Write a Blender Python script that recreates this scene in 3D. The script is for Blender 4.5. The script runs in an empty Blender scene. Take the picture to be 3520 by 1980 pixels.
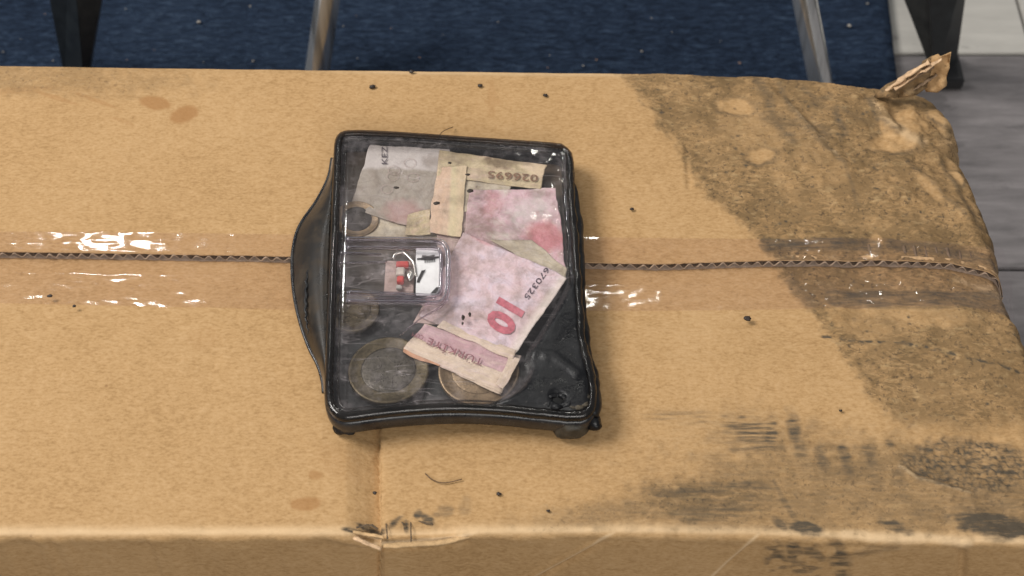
import bpy, bmesh, math, random
import numpy as np
from mathutils import Vector, Matrix

random.seed(7); RNG = np.random.default_rng(7)
SC = bpy.context.scene
COL = SC.collection

# ------------------------------------------------------------------ camera
ELEV = math.radians(53.0); DIST = 0.535; LENS = 55.4
FPX = 3520 * LENS / 36.0
CAMP = np.array([0.0, -DIST * math.cos(ELEV), DIST * math.sin(ELEV)])
FWD = np.array([0.0, math.cos(ELEV), -math.sin(ELEV)])
UPV = np.array([0.0, math.sin(ELEV), math.cos(ELEV)])
cam_d = bpy.data.cameras.new('camera'); cam = bpy.data.objects.new('camera', cam_d); COL.objects.link(cam)
cam_d.lens = LENS; cam_d.sensor_width = 36.0; cam_d.clip_start = 0.01; cam_d.clip_end = 50
cam.location = CAMP; cam.rotation_euler = (math.pi / 2 - ELEV, 0, 0)
cam_d.dof.use_dof = True; cam_d.dof.focus_distance = DIST; cam_d.dof.aperture_fstop = 16.0
SC.camera = cam

# ------------------------------------------------------------------ world and lamps (indoors)
w = bpy.data.worlds.new('World'); SC.world = w; w.use_nodes = True
bg = w.node_tree.nodes['Background']; bg.inputs[0].default_value = (0.93, 0.96, 1.0, 1); bg.inputs[1].default_value = 0.27

def area(name, loc, target, sx, sy, power, col):
    l = bpy.data.lights.new(name, 'AREA'); l.shape = 'RECTANGLE'; l.size = sx; l.size_y = sy; l.energy = power; l.color = col
    o = bpy.data.objects.new(name, l); COL.objects.link(o); o.location = loc
    o.rotation_euler = (Vector(target) - Vector(loc)).to_track_quat('-Z', 'Y').to_euler()
    return o
area('ceiling_or_fill_panel', (-1.40, 0.35, 1.65), (0, 0, 0), 0.85, 0.75, 48, (1.0, 0.97, 0.93))
area('ceiling_or_fill_panel', (0.25, -1.75, 1.15), (0, 0, 0), 1.3, 0.9, 22, (1.0, 0.97, 0.93))  # added camera-side fill panel that brightens the front wall, not on the ceiling
area('ceiling_lamp', (-0.97, 2.02, 2.5), (0, 0, 0), 0.17, 0.16, 7, (1.0, 0.99, 0.97))
area('ceiling_lamp', (0.185, 2.34, 2.15), (0, 0, 0), 0.10, 0.36, 6, (1.0, 0.98, 0.90))

SC.view_settings.view_transform = 'Standard'; SC.view_settings.look = 'None'
SC.view_settings.gamma = 1.0; SC.view_settings.use_curve_mapping = False; SC.view_settings.exposure = 0.0
SC.cycles.transparent_max_bounces = 24; SC.cycles.max_bounces = 14

# ------------------------------------------------------------------ measuring helpers
def ray(px, py):
    px = np.asarray(px, float); py = np.asarray(py, float)
    return FWD + np.stack([(px - 1760) / FPX, 0 * px, 0 * px], -1) + ((990 - py) / FPX)[..., None] * UPV
def P(px, py, z=0.0):
    """where the photograph's pixel lies on the level plane z"""
    r = ray(px, py); z = np.asarray(z, float)
    t = (z - CAMP[2]) / r[..., 2]
    return CAMP + t[..., None] * r
def PY(px, py, y):
    r = ray(px, py); t = (y - CAMP[1]) / r[..., 1]
    return CAMP + t[..., None] * r
def Q(v):
    """pixel of a world point (used to look marks up while they are laid on the surfaces)"""
    d = np.asarray(v) - CAMP
    dep = d @ FWD
    return 1760 + FPX * d[..., 0] / dep, 990 - FPX * (d @ UPV) / dep

_lat = {}
def vnoise(x, y, seed=0):
    x = np.asarray(x, float); y = np.asarray(y, float)
    if seed not in _lat: _lat[seed] = np.random.default_rng(seed + 100).random((256, 256))
    L = _lat[seed]; xi = np.floor(x).astype(int); yi = np.floor(y).astype(int)
    fx = x - xi; fy = y - yi; fx = fx * fx * (3 - 2 * fx); fy = fy * fy * (3 - 2 * fy)
    a = L[xi % 256, yi % 256]; b = L[(xi + 1) % 256, yi % 256]; c = L[xi % 256, (yi + 1) % 256]; d = L[(xi + 1) % 256, (yi + 1) % 256]
    return (a * (1 - fx) + b * fx) * (1 - fy) + (c * (1 - fx) + d * fx) * fy
def fbm(x, y, seed=0, o=4):
    s = 0; a = 0.5
    for k in range(o):
        s = s + a * vnoise(x * 2 ** k, y * 2 ** k, seed + k); a *= 0.5
    return s / (1 - 0.5 ** o)
def sstep(a, b, x):
    t = np.clip((x - a) / (b - a), 0, 1); return t * t * (3 - 2 * t)

# ------------------------------------------------------------------ object helpers
def mesh_np(name, V, F, smooth=True):
    V = np.asarray(V, np.float32).reshape(-1, 3)
    me = bpy.data.meshes.new(name)
    if isinstance(F, np.ndarray):
        n = F.shape[1]; me.vertices.add(len(V)); me.loops.add(F.size); me.polygons.add(len(F))
        me.vertices.foreach_set('co', V.ravel()); me.loops.foreach_set('vertex_index', F.astype(np.int32).ravel())
        me.polygons.foreach_set('loop_start', np.arange(0, F.size, n, dtype=np.int32))
        me.polygons.foreach_set('loop_total', np.full(len(F), n, np.int32))
        me.update(calc_edges=True); me.validate()
    else:
        me.from_pydata([tuple(map(float, v)) for v in V], [], F)
    me.polygons.foreach_set('use_smooth', np.full(len(me.polygons), smooth))
    return me
def grid_faces(nr, nc, wrap=False):
    r = np.arange(nr - 1)[:, None]; c = np.arange(nc if wrap else nc - 1)[None, :]
    c2 = (c + 1) % nc
    a = r * nc + c; b = r * nc + c2; d = (r + 1) * nc + c; e = (r + 1) * nc + c2
    return np.stack([a, d, e, b], -1).reshape(-1, 4)
def link(name, me, mat, parent=None, label=None, cat=None, group=None, kind=None):
    o = bpy.data.objects.new(name, me); COL.objects.link(o)
    if mat is not None: me.materials.append(mat)
    if parent is not None:
        o.parent = parent; o.matrix_parent_inverse = parent_inv(parent)
    tag(o, label, cat, group, kind); return o
def parent_inv(p):
    m = Matrix.Translation(p.location)
    q = p.parent
    return m.inverted() if q is None else m.inverted()
def tag(o, label=None, cat=None, group=None, kind=None):
    if label: o['label'] = label
    if cat: o['category'] = cat
    if group: o['group'] = group
    if kind: o['kind'] = kind
def empty(name, loc, label, cat, group=None):
    o = bpy.data.objects.new(name, None); COL.objects.link(o); o.location = tuple(map(float, loc)); o.empty_display_size = 0.01
    tag(o, label, cat, group); return o
def set_attr(me, name, arr):
    a = me.attributes.new(name, 'FLOAT_COLOR', 'POINT'); a.data.foreach_set('color', np.asarray(arr, np.float32).ravel())
def set_uv(me, uv):
    l = me.uv_layers.new(name='UVMap'); idx = np.zeros(len(me.loops), np.int32); me.loops.foreach_get('vertex_index', idx)
    l.data.foreach_set('uv', np.asarray(uv, np.float32)[idx].ravel())
def loft(name, rings, cap0=False, cap1=False, smooth=True):
    n = len(rings[0]); V = np.concatenate(rings); F = [tuple(f) for f in grid_faces(len(rings), n, True)]
    F = [f[::-1] for f in F]
    V = list(V)
    for cap, k in ((cap0, 0), (cap1, len(rings) - 1)):
        if cap:
            V.append(np.mean(rings[k], 0)); c = len(V) - 1
            for i in range(n):
                a, b = k * n + i, k * n + (i + 1) % n
                F.append((c, b, a) if k == 0 else (c, a, b))
    return mesh_np(name, np.array(V), F, smooth)
def tube(name, pts, rad, seg=10, caps=True, smooth=True, flat=1.0):
    pts = np.array(pts, float); n = len(pts); rad = np.broadcast_to(rad, (n,))
    T = np.gradient(pts, axis=0); T /= np.linalg.norm(T, axis=1)[:, None] + 1e-12
    up = np.array([0, 0, 1.0]) if abs(T[0][2]) < 0.9 else np.array([0, 1.0, 0])
    rings = []
    for i in range(n):
        s = np.cross(T[i], up); s /= np.linalg.norm(s); u = np.cross(s, T[i])
        a = np.linspace(0, 2 * np.pi, seg, endpoint=False)
        rings.append(pts[i] + rad[i] * (np.cos(a)[:, None] * s + flat * np.sin(a)[:, None] * u))
    return loft(name, rings, caps, caps, smooth)
def smooth_closed(pts, n):
    pts = np.array(pts, float)
    for _ in range(3):
        nx = np.roll(pts, -1, 0); pts = np.stack([0.75 * pts + 0.25 * nx, 0.25 * pts + 0.75 * nx], 1).reshape(-1, 2)
    d = np.linalg.norm(np.roll(pts, -1, 0) - pts, axis=1); s = np.concatenate([[0], np.cumsum(d)])
    t = np.linspace(0, s[-1], n, endpoint=False); pp = np.vstack([pts, pts[:1]])
    return np.stack([np.interp(t, s, pp[:, 0]), np.interp(t, s, pp[:, 1])], 1)
def spline(pts, n):
    pts = np.array(pts, float); m = len(pts); out = []
    ext = np.vstack([2 * pts[0] - pts[1], pts, 2 * pts[-1] - pts[-2]])
    for t in np.linspace(0, m - 1, n):
        i = min(int(t), m - 2); f = t - i; p0, p1, p2, p3 = ext[i:i + 4]
        out.append(0.5 * (2 * p1 + (p2 - p0) * f + (2 * p0 - 5 * p1 + 4 * p2 - p3) * f * f + (3 * p1 - p0 - 3 * p2 + p3) * f ** 3))
    return np.array(out)
def offset_ring(xy, d):
    t = np.roll(xy, -1, 0) - np.roll(xy, 1, 0); t /= np.linalg.norm(t, axis=1)[:, None] + 1e-12
    nrm = np.stack([-t[:, 1], t[:, 0]], 1)
    area2 = np.sum(xy[:, 0] * np.roll(xy[:, 1], -1) - np.roll(xy[:, 0], -1) * xy[:, 1])
    if area2 < 0: nrm = -nrm
    o = xy + nrm * d
    for _ in range(max(1, int(d * 1500))): o = 0.5 * o + 0.25 * (np.roll(o, 1, 0) + np.roll(o, -1, 0))
    return o
def fill(poly, sp):
    """triangulated sheet inside a closed outline, evenly spaced points"""
    from mathutils.geometry import delaunay_2d_cdt
    poly = np.asarray(poly); lo, hi = poly.min(0), poly.max(0); gx, gy = np.meshgrid(np.arange(lo[0], hi[0], sp), np.arange(lo[1], hi[1], sp))
    gx = gx + (np.arange(gx.shape[0]) % 2)[:, None] * sp / 2; g = np.stack([gx.ravel(), gy.ravel()], 1)
    a, b = poly, np.roll(poly, -1, 0); x, y = g[:, :1], g[:, 1:]
    cr = ((a[:, 1] > y) != (b[:, 1] > y)) & (x < (b[:, 0] - a[:, 0]) * (y - a[:, 1]) / (b[:, 1] - a[:, 1] + 1e-15) + a[:, 0])
    g = g[cr.sum(1) % 2 == 1]
    d = np.min(np.hypot(g[:, :1] - poly[:, 0], g[:, 1:] - poly[:, 1]), 1); g = g[d > sp * .6]
    pts = np.vstack([poly, g]); n = len(poly); SCL = 1000.0
    r = delaunay_2d_cdt([Vector(p) for p in pts * SCL], [(i, (i + 1) % n) for i in range(n)], [list(range(n))], 1, 1e-4)
    F = []
    vv = np.array([tuple(v) for v in r[0]]) / SCL
    for f in r[2]:
        p = vv[list(f)]; ar = sum(p[i][0] * p[(i + 1) % len(p)][1] - p[(i + 1) % len(p)][0] * p[i][1] for i in range(len(p)))
        F.append(tuple(f) if ar > 0 else tuple(f)[::-1])
    return vv, F
def lump(name, c, r, seed=0, amp=0.25, freq=1.7, seg=20, rows=12, sq=(1, 1, 1)):
    th = np.linspace(0, np.pi, rows); ph = np.linspace(0, 2 * np.pi, seg, endpoint=False)
    T, H = np.meshgrid(th, ph, indexing='ij')
    d = np.stack([np.sin(T) * np.cos(H), np.sin(T) * np.sin(H), np.cos(T)], -1)
    n = fbm(d[..., 0] * freq + 7 + seed * 3.1, d[..., 1] * freq + d[..., 2] * freq * 0.8 + 11, seed, 3) - 0.5
    V = np.array(c) + d * np.array(sq) * (r * (1 + 2 * amp * n))[..., None]
    return loft(name, [V[i] for i in range(rows)][::-1])

# ------------------------------------------------------------------ material helpers
class MT:
    def __init__(s, name):
        s.m = bpy.data.materials.new(name); s.m.use_nodes = True; s.nt = s.m.node_tree; s.nt.nodes.clear()
        s.out = s.n('ShaderNodeOutputMaterial')
    def n(s, t, **kw):
        x = s.nt.nodes.new(t)
        for k, v in kw.items():
            if hasattr(x, k): setattr(x, k, v)
        return x
    def l(s, a, b): s.nt.links.new(a, b)
    def put(s, sock, v):
        if hasattr(v, 'is_linked') or hasattr(v, 'links'): s.l(v, sock)
        elif isinstance(v, (tuple, list)) and len(v) == 3 and sock.type == 'RGBA': sock.default_value = (*v, 1)
        else: sock.default_value = v
    def coord(s, kind='Object', scale=(1, 1, 1), rot=(0, 0, 0)):
        tc = s.n('ShaderNodeTexCoord'); mp = s.n('ShaderNodeMapping'); s.l(tc.outputs[kind], mp.inputs[0])
        mp.inputs['Scale'].default_value = scale; mp.inputs['Rotation'].default_value = rot; return mp.outputs[0]
    def noise(s, vec, scale, detail=4, rough=0.55, dist=0.0):
        x = s.n('ShaderNodeTexNoise'); s.l(vec, x.inputs['Vector']); x.inputs['Scale'].default_value = scale
        x.inputs['Detail'].default_value = detail; x.inputs['Roughness'].default_value = rough; x.inputs['Distortion'].default_value = dist
        return x.outputs[0]
    def voro(s, vec, scale, feature='F1', out='Distance'):
        x = s.n('ShaderNodeTexVoronoi', feature=feature); s.l(vec, x.inputs['Vector']); x.inputs['Scale'].default_value = scale
        return x.outputs[out]
    def wave(s, vec, scale, dist=0, dscale=1.0, detail=2):
        x = s.n('ShaderNodeTexWave'); s.l(vec, x.inputs['Vector']); x.inputs['Scale'].default_value = scale
        x.inputs['Distortion'].default_value = dist; x.inputs['Detail'].default_value = detail; x.inputs['Detail Scale'].default_value = dscale
        return x.outputs['Fac']
    def ramp(s, f, stops):
        x = s.n('ShaderNodeValToRGB'); s.l(f, x.inputs[0]); e = x.color_ramp.elements
        while len(e) < len(stops): e.new(0.5)
        for el, (p, c) in zip(e, stops):
            el.position = p; el.color = (*c, 1) if isinstance(c, (tuple, list)) else (c, c, c, 1)
        return x.outputs[0]
    def mix(s, f, a, b, mode='MIX'):
        x = s.n('ShaderNodeMix', data_type='RGBA', blend_type=mode)
        s.put(x.inputs[0], f); s.put(x.inputs[6], a); s.put(x.inputs[7], b); return x.outputs[2]
    def math(s, op, a, b=0.0, clamp=False):
        x = s.n('ShaderNodeMath', operation=op, use_clamp=clamp); s.put(x.inputs[0], a); s.put(x.inputs[1], b); return x.outputs[0]
    def attr(s, name):
        x = s.n('ShaderNodeAttribute', attribute_name=name); sp = s.n('ShaderNodeSeparateColor'); s.l(x.outputs['Color'], sp.inputs[0])
        return sp.outputs[0], sp.outputs[1], sp.outputs[2], x.outputs['Alpha']
    def bump(s, h, strength=0.3, dist=0.001):
        x = s.n('ShaderNodeBump'); s.l(h, x.inputs['Height']); x.inputs['Strength'].default_value = strength; x.inputs['Distance'].default_value = dist
        return x.outputs[0]
    def bsdf(s, col, rough=0.6, normal=None, metal=0.0, spec=0.5, **kw):
        b = s.n('ShaderNodeBsdfPrincipled'); s.put(b.inputs['Base Color'], col); s.put(b.inputs['Roughness'], rough); s.put(b.inputs['Metallic'], metal)
        s.put(b.inputs['Specular IOR Level'], spec)
        for k, v in kw.items(): s.put(b.inputs[k], v)
        if normal is not None: s.l(normal, b.inputs['Normal'])
        return b.outputs[0]
    def done(s, sh): s.l(sh, s.out.inputs['Surface']); return s.m

# ---- cardboard
def mat_cardboard():
    M = MT('kraft_cardboard'); v = M.coord(); vs = M.coord(scale=(0.55, 1, 1))
    damp, smear, worn, spot = M.attr('marks')
    big = M.noise(v, 22, 3); fib = M.noise(vs, 1150, 3, 0.62); mid = M.noise(vs, 430, 4, 0.62, 0.5)
    f = M.math('ADD', M.math('MULTIPLY', fib, 0.62), M.math('ADD', M.math('MULTIPLY', mid, 0.40), M.math('MULTIPLY', big, 0.25)))
    c = M.ramp(f, [(0.46, (0.340, 0.200, 0.084)), (0.62, (0.437, 0.267, 0.120)), (0.80, (0.505, 0.322, 0.158))])
    fl = M.ramp(M.voro(v, 95), [(0.03, 1.0), (0.065, 0.0)])               # loose dark fibre specks
    c = M.mix(M.math('MULTIPLY', fl, M.ramp(M.noise(v, 60, 2), [(0.56, 0.0), (0.66, 0.7)])), c, (0.22, 0.115, 0.05))
    c = M.mix(M.math('MULTIPLY', worn, 0.8), c, (0.72, 0.52, 0.31))
    c = M.mix(M.math('MULTIPLY', spot, 0.95), c, (0.33, 0.165, 0.06))
    # trodden, grimy area
    grime = M.noise(vs, 440, 6, 0.78, 0.9); patch = M.noise(v, 70, 3)
    dm = M.math('MULTIPLY', damp, M.ramp(M.math('ADD', M.math('MULTIPLY', grime, 0.75), M.math('MULTIPLY', patch, 0.35)), [(0.42, 0.28), (0.58, 1.0)]))
    c = M.mix(dm, c, (0.175, 0.110, 0.050))
    sp = M.ramp(M.noise(v, 620, 4, 0.65), [(0.56, 0.0), (0.64, 1.0)])
    c = M.mix(M.math('MULTIPLY', M.math('MULTIPLY', sp, damp), 0.8), c, (0.075, 0.05, 0.03))
    pale = M.ramp(M.noise(vs, 330, 4, 0.6), [(0.57, 0.0), (0.70, 1.0)])
    c = M.mix(M.math('MULTIPLY', M.math('MULTIPLY', pale, damp), 0.4), c, (0.52, 0.36, 0.18))
    st = M.ramp(M.noise(M.coord(scale=(0.12, 1, 1), rot=(0, 0, 0.05)), 620, 5, 0.7), [(0.32, 0.15), (0.68, 1.0)])
    c = M.mix(M.math('MULTIPLY', M.math('MULTIPLY', smear, 2.0), st, True), c, (0.085, 0.066, 0.045))
    h = M.math('ADD', fib, M.math('MULTIPLY', mid, 1.4))
    h = M.math('ADD', h, M.math('MULTIPLY', M.math('MULTIPLY', grime, damp), 2.2))
    return M.done(M.bsdf(c, 0.82, M.bump(h, 0.35, 0.0004), spec=0.22))
M_CARD = mat_cardboard()
def simple(name, col, rough=0.6, metal=0.0, nscale=300, namt=0.25, bump=0.2, bdist=0.0003, spec=0.5, stretch=(1, 1, 1)):
    M = MT(name); v = M.coord(scale=stretch); n = M.noise(v, nscale, 4, 0.6)
    c = M.mix(M.ramp(n, [(0.3, 0.0), (0.7, 1.0)]), tuple(k * (1 - namt) for k in col), tuple(min(1, k * (1 + namt)) for k in col))
    return M.done(M.bsdf(c, rough, M.bump(n, bump, bdist), metal, spec))
M_LINER = simple('paper_liner', (0.50, 0.33, 0.17), 0.85, nscale=500, spec=0.2)
M_FLUTE = simple('shaded_corrugated_paper', (0.20, 0.135, 0.085), 0.85, nscale=400, spec=0.2)  # paper toned darker to put the shade of the flute cells into colour
M_TORN = simple('torn_paper_fibre', (0.56, 0.38, 0.23), 0.9, nscale=420, namt=0.4, bump=0.6, bdist=0.001, spec=0.15)

# ---- clear tape
def mat_film(name, tint, rough, b1, b2, fmin=0.0, haze=0.05, hazecol=(0.75, 0.7, 0.66), gl=1.0, hz=(0.45, 0.7), stretch=(0.3, 1, 1), s1=55, s2=700, ior=1.5, scr=0.0):
    M = MT(name); v = M.coord(scale=stretch); v0 = M.coord()
    h = M.math('ADD', M.math('MULTIPLY', M.noise(v, s1, 3), b1), M.math('MULTIPLY', M.noise(v0, s2, 3, 0.6), b2))
    nb = M.bump(h, 1.0, 0.001)
    tr = M.n('ShaderNodeBsdfTransparent'); tr.inputs[0].default_value = (*tint, 1)
    g = M.n('ShaderNodeBsdfGlossy'); g.inputs['Roughness'].default_value = rough; g.inputs['Color'].default_value = (gl, gl, gl, 1); M.l(nb, g.inputs['Normal'])
    d = M.n('ShaderNodeBsdfDiffuse'); d.inputs[0].default_value = (*hazecol, 1)
    fr = M.n('ShaderNodeFresnel'); geo = M.n('ShaderNodeNewGeometry'); M.l(M.math('ADD', ior, M.math('MULTIPLY', geo.outputs['Backfacing'], 1.0 / ior - ior)), fr.inputs[0]); M.l(nb, fr.inputs['Normal'])
    m1 = M.n('ShaderNodeMixShader'); M.l(M.math('ADD', fr.outputs[0], fmin, True), m1.inputs[0]); M.l(tr.outputs[0], m1.inputs[1]); M.l(g.outputs[0], m1.inputs[2])
    hzf = M.math('MULTIPLY', M.ramp(M.noise(v0, 130, 5, 0.65), [(hz[0], 0.15), (hz[1], 1.0)]), haze)
    if scr > 0:
        for rot_, sc_ in ((0.5, (0.12, 1, 1)), (-0.9, (0.10, 1, 1)), (1.4, (0.15, 1, 1))):
            ln = M.ramp(M.noise(M.coord(scale=sc_, rot=(0, 0, rot_)), 170, 2, .4), [(0.497, 0.0), (0.5, 1.0), (0.503, 0.0)])
            gate = M.ramp(M.noise(M.coord(rot=(rot_, 0, 0)), 55, 2), [(0.52, 0.0), (0.60, 1.0)])
            hzf = M.math('ADD', hzf, M.math('MULTIPLY', M.math('MULTIPLY', ln, gate), scr), True)
    m2 = M.n('ShaderNodeMixShader'); M.l(hzf, m2.inputs[0]); M.l(m1.outputs[0], m2.inputs[1]); M.l(d.outputs[0], m2.inputs[2])
    return M.done(m2.outputs[0])
M_TAPE = mat_film('clear_packing_tape', (0.956, 0.935, 0.942), 0.075, 0.018, 0.006, 0.0, 0.012, ior=1.36, stretch=(0.6, 1, 1), s1=40, s2=420)
M_LID = mat_film('scratched_clear_plastic', (0.99, 0.985, 0.98), 0.06, 0.10, 0.012, 0.0, 0.055, (0.72, 0.64, 0.65), ior=1.3, scr=0.2, hz=(0.50, 0.66), stretch=(1, 1, 1), s1=80, s2=900)
M_SMOKE = mat_film('smoky_melted_plastic', (0.22, 0.18, 0.135), 0.32, 0.12, 0.03, 0.0, 0.8, (0.070, 0.055, 0.041), s1=60, stretch=(1, 1, 1))

def mat_black(name, c0, c1, rough, bmp, spec=0.5):
    M = MT(name); v = M.coord(); n = M.noise(v, 140, 5, 0.65); n2 = M.noise(v, 900, 3)
    c = M.mix(M.ramp(n, [(0.42, 0.0), (0.72, 1.0)]), c0, c1)
    c = M.mix(M.ramp(n2, [(0.66, 0.0), (0.75, 0.5)]), c, (0.16, 0.15, 0.14))
    r = M.ramp(n, [(0.3, rough * 0.7), (0.75, min(1, rough * 1.8))])
    return M.done(M.bsdf(c, r, M.bump(M.math('ADD', n, M.math('MULTIPLY', n2, 0.3)), bmp, 0.0006), spec=spec))
M_BLACK = mat_black('black_plastic', (0.012, 0.012, 0.014), (0.035, 0.033, 0.032), 0.22, 0.25)
M_CHAR = mat_black('charred_plastic', (0.005, 0.005, 0.006), (0.020, 0.020, 0.021), 0.34, 0.6, 0.28)
M_STUB = mat_black('sooty_stub', (0.025, 0.020, 0.013), (0.085, 0.066, 0.042), 0.5, 0.9)
def mat_trayfloor():
    M = MT('dusty_tray_floor'); v = M.coord(); n = M.noise(v, 110, 5, 0.65); soot = M.attr('marks')[0]
    c = M.mix(n, (0.045, 0.032, 0.022), (0.105, 0.077, 0.055))
    c = M.mix(soot, c, M.mix(n, (0.010, 0.011, 0.012), (0.034, 0.034, 0.035)))
    return M.done(M.bsdf(c, 0.42, M.bump(n, 0.4, 0.0006)))
M_TRAYF = mat_trayfloor()
def mat_glass():
    M = MT('clear_moulded_plastic'); g = M.n('ShaderNodeBsdfGlass'); g.inputs['IOR'].default_value = 1.49; g.inputs['Roughness'].default_value = 0.06
    g.inputs['Color'].default_value = (0.90, 0.87, 0.90, 1)
    t = M.n('ShaderNodeBsdfTransparent'); t.inputs[0].default_value = (0.80, 0.77, 0.79, 1)
    m = M.n('ShaderNodeMixShader'); m.inputs[0].default_value = 0.35; M.l(g.outputs[0], m.inputs[1]); M.l(t.outputs[0], m.inputs[2])
    return M.done(m.outputs[0])
M_GLASS = mat_glass()

# ================================================================== THE FLOOR
H = 0.125                                              # height of the cardboard box
def mat_plank(name, col, streak):
    M = MT(name); v = M.coord(scale=(0.16, 1, 1)); n = M.noise(v, 130, 6, 0.7, 0.3); n2 = M.noise(M.coord(), 30, 4)
    c = M.mix(M.ramp(n, [(0.3, 0.0), (0.72, 1.0)]), tuple(k * (1 - streak) for k in col), tuple(k * (1 + streak * 0.8) for k in col))
    c = M.mix(M.ramp(M.noise(M.coord(scale=(0.5, 1, 1)), 75, 4, 0.6), [(0.62, 0.0), (0.68, 0.6)]), c, tuple(k * 0.45 for k in col))
    c = M.mix(M.math('MULTIPLY', n2, 0.25), c, tuple(k * 0.6 for k in col))
    return M.done(M.bsdf(c, 0.5, M.bump(n, 0.2, 0.0005), spec=0.35))
M_PLG = mat_plank('grey_wood_plank', (0.172, 0.157, 0.156), 0.45)
M_PLL = mat_plank('pale_plank', (0.40, 0.38, 0.345), 0.13)
ZF = -H
def box_mesh(name, x0, x1, y0, y1, z0, z1, bev=0.0):
    bm = bmesh.new(); bmesh.ops.create_cube(bm, size=1.0)
    for v in bm.verts: v.co = Vector(((x0 + x1) / 2 + v.co.x * (x1 - x0), (y0 + y1) / 2 + v.co.y * (y1 - y0), (z0 + z1) / 2 + v.co.z * (z1 - z0)))
    if bev > 0: bmesh.ops.bevel(bm, geom=list(bm.edges), offset=bev, segments=2, affect='EDGES')
    me = bpy.data.meshes.new(name); bm.to_mesh(me); bm.free(); return me
floor = link('floor', box_mesh('floor', -1.4, 1.6, -1.0, 2.2, ZF - 0.03, ZF - 0.0085), simple('floor_screed', (0.03, 0.028, 0.026), 0.9), kind='structure')
yj1 = float(P(3400, 187, ZF)[1]); yj2 = float(P(3500, 926, ZF)[1]); wpl = yj1 - yj2
xj = float(P(3505, 30, ZF)[0])
g = 0.0007
rows = [(yj1 + k * wpl + g, yj1 + (k + 1) * wpl - g) for k in range(-4, 6)]
for k, (a, b) in enumerate(rows):
    if a > 2.1: break
    cuts = [-1.4, -0.55 + 0.23 * (k % 3), xj if k == 4 else 0.9 + 0.11 * ((k * 2) % 5), 1.6]
    for c0, c1 in zip(cuts[:-1], cuts[1:]):
        link('plank', box_mesh('plank', c0 + g, c1 - g, a, b, ZF - 0.0083, ZF, 0.0005), M_PLL if k >= 4 and k % 2 == 0 else M_PLG, floor)

# ---- carpet
def mat_carpet():
    M = MT('blue_felt_carpet'); v = M.coord(scale=(0.35, 1, 1)); n = M.noise(v, 420, 5, 0.7, 0.8); b = M.noise(M.coord(), 14, 3)
    c = M.ramp(M.math('ADD', M.math('MULTIPLY', n, 0.85), M.math('MULTIPLY', b, 0.2)), [(0.38, (0.008, 0.0135, 0.026)), (0.56, (0.021, 0.035, 0.064)), (0.74, (0.046, 0.070, 0.112))])
    return M.done(M.bsdf(c, 0.95, M.bump(n, 0.9, 0.003), spec=0.1))
xr0 = float(P(3045, 0, ZF)[0]); xr1 = float(P(3078, 300, ZF)[0])
yc0, yc1 = 0.12, 1.3; nx, ny = 260, 160
gy, gx = np.meshgrid(np.linspace(yc0, yc1, ny), np.linspace(0, 1, nx), indexing='ij')
yA, yB = float(P(3078, 300, ZF)[1]), float(P(3045, 0, ZF)[1])
xright = xr1 + (xr0 - xr1) * (gy - yA) / (yB - yA) + 0.0012 * (fbm(gy * 60, gy * 0, 5) - 0.5)
X = -1.2 + gx * (xright + 1.2)
Z = ZF + 0.005 + 0.0012 * fbm(X * 120, gy * 160, 9, 3) * sstep(0, 0.004, xright - X)
V = np.stack([X, gy, Z], -1)
edge = V[:, -1:].copy(); edge[..., 2] = ZF + 0.0005; V = np.concatenate([V, edge], 1)
link('carpet', mesh_np('carpet', V, grid_faces(ny, nx + 1)), mat_carpet(), label='dark blue felt carpet lying on the floor behind the cardboard box', cat='carpet')

# ================================================================== THE LEGS BEHIND THE BOX
def mat_chrome():
    M = MT('painted_reflection_chrome'); n = M.noise(M.coord(scale=(1, 0.2, 0.02)), 230, 3, 0.6)
    c = M.mix(M.ramp(n, [(0.45, 0.0), (0.66, 1.0)]), (0.84, 0.85, 0.84), (0.34, 0.34, 0.33))  # light and dark reflection streaks painted into the chrome colour
    return M.done(M.bsdf(c, M.ramp(n, [(0.4, 0.12), (0.7, 0.3)]), M.bump(n, 0.06, 0.0005), 0.85))
M_CHROME = mat_chrome()
M_RUBBER = simple('black_rubber', (0.010, 0.010, 0.011), 0.6, nscale=200)
def tube_leg(foot, top, wpx, label):
    F = P(*foot, ZF + 0.004); T = PY(*top, F[1] + 0.015)
    T = F + (T - F) * 1.7; rad = wpx / FPX * np.linalg.norm(F - CAMP) / 2
    e = empty('tube_leg', F, label, 'leg', 'chrome tube legs behind the box')
    pts = F + np.linspace(0.02, 1, 14)[:, None] * (T - F)
    link('shaft', tube('shaft', pts, rad, 22, True), M_CHROME, e)
    link('foot_cap', tube('foot_cap', F + np.linspace(0, 0.06, 6)[:, None] * (T - F), [rad * 1.1, rad * 1.3, rad * 1.3, rad * 1.3, rad * 1.25, rad * 1.1], 22), M_RUBBER, e)
tube_leg((1083, 300), (1126, 0), 84, 'chrome tube leg standing left of the middle behind the box')
tube_leg((2834, 345), (2766, 0), 80, 'chrome tube leg leaning left, standing near the carpet edge')

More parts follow.
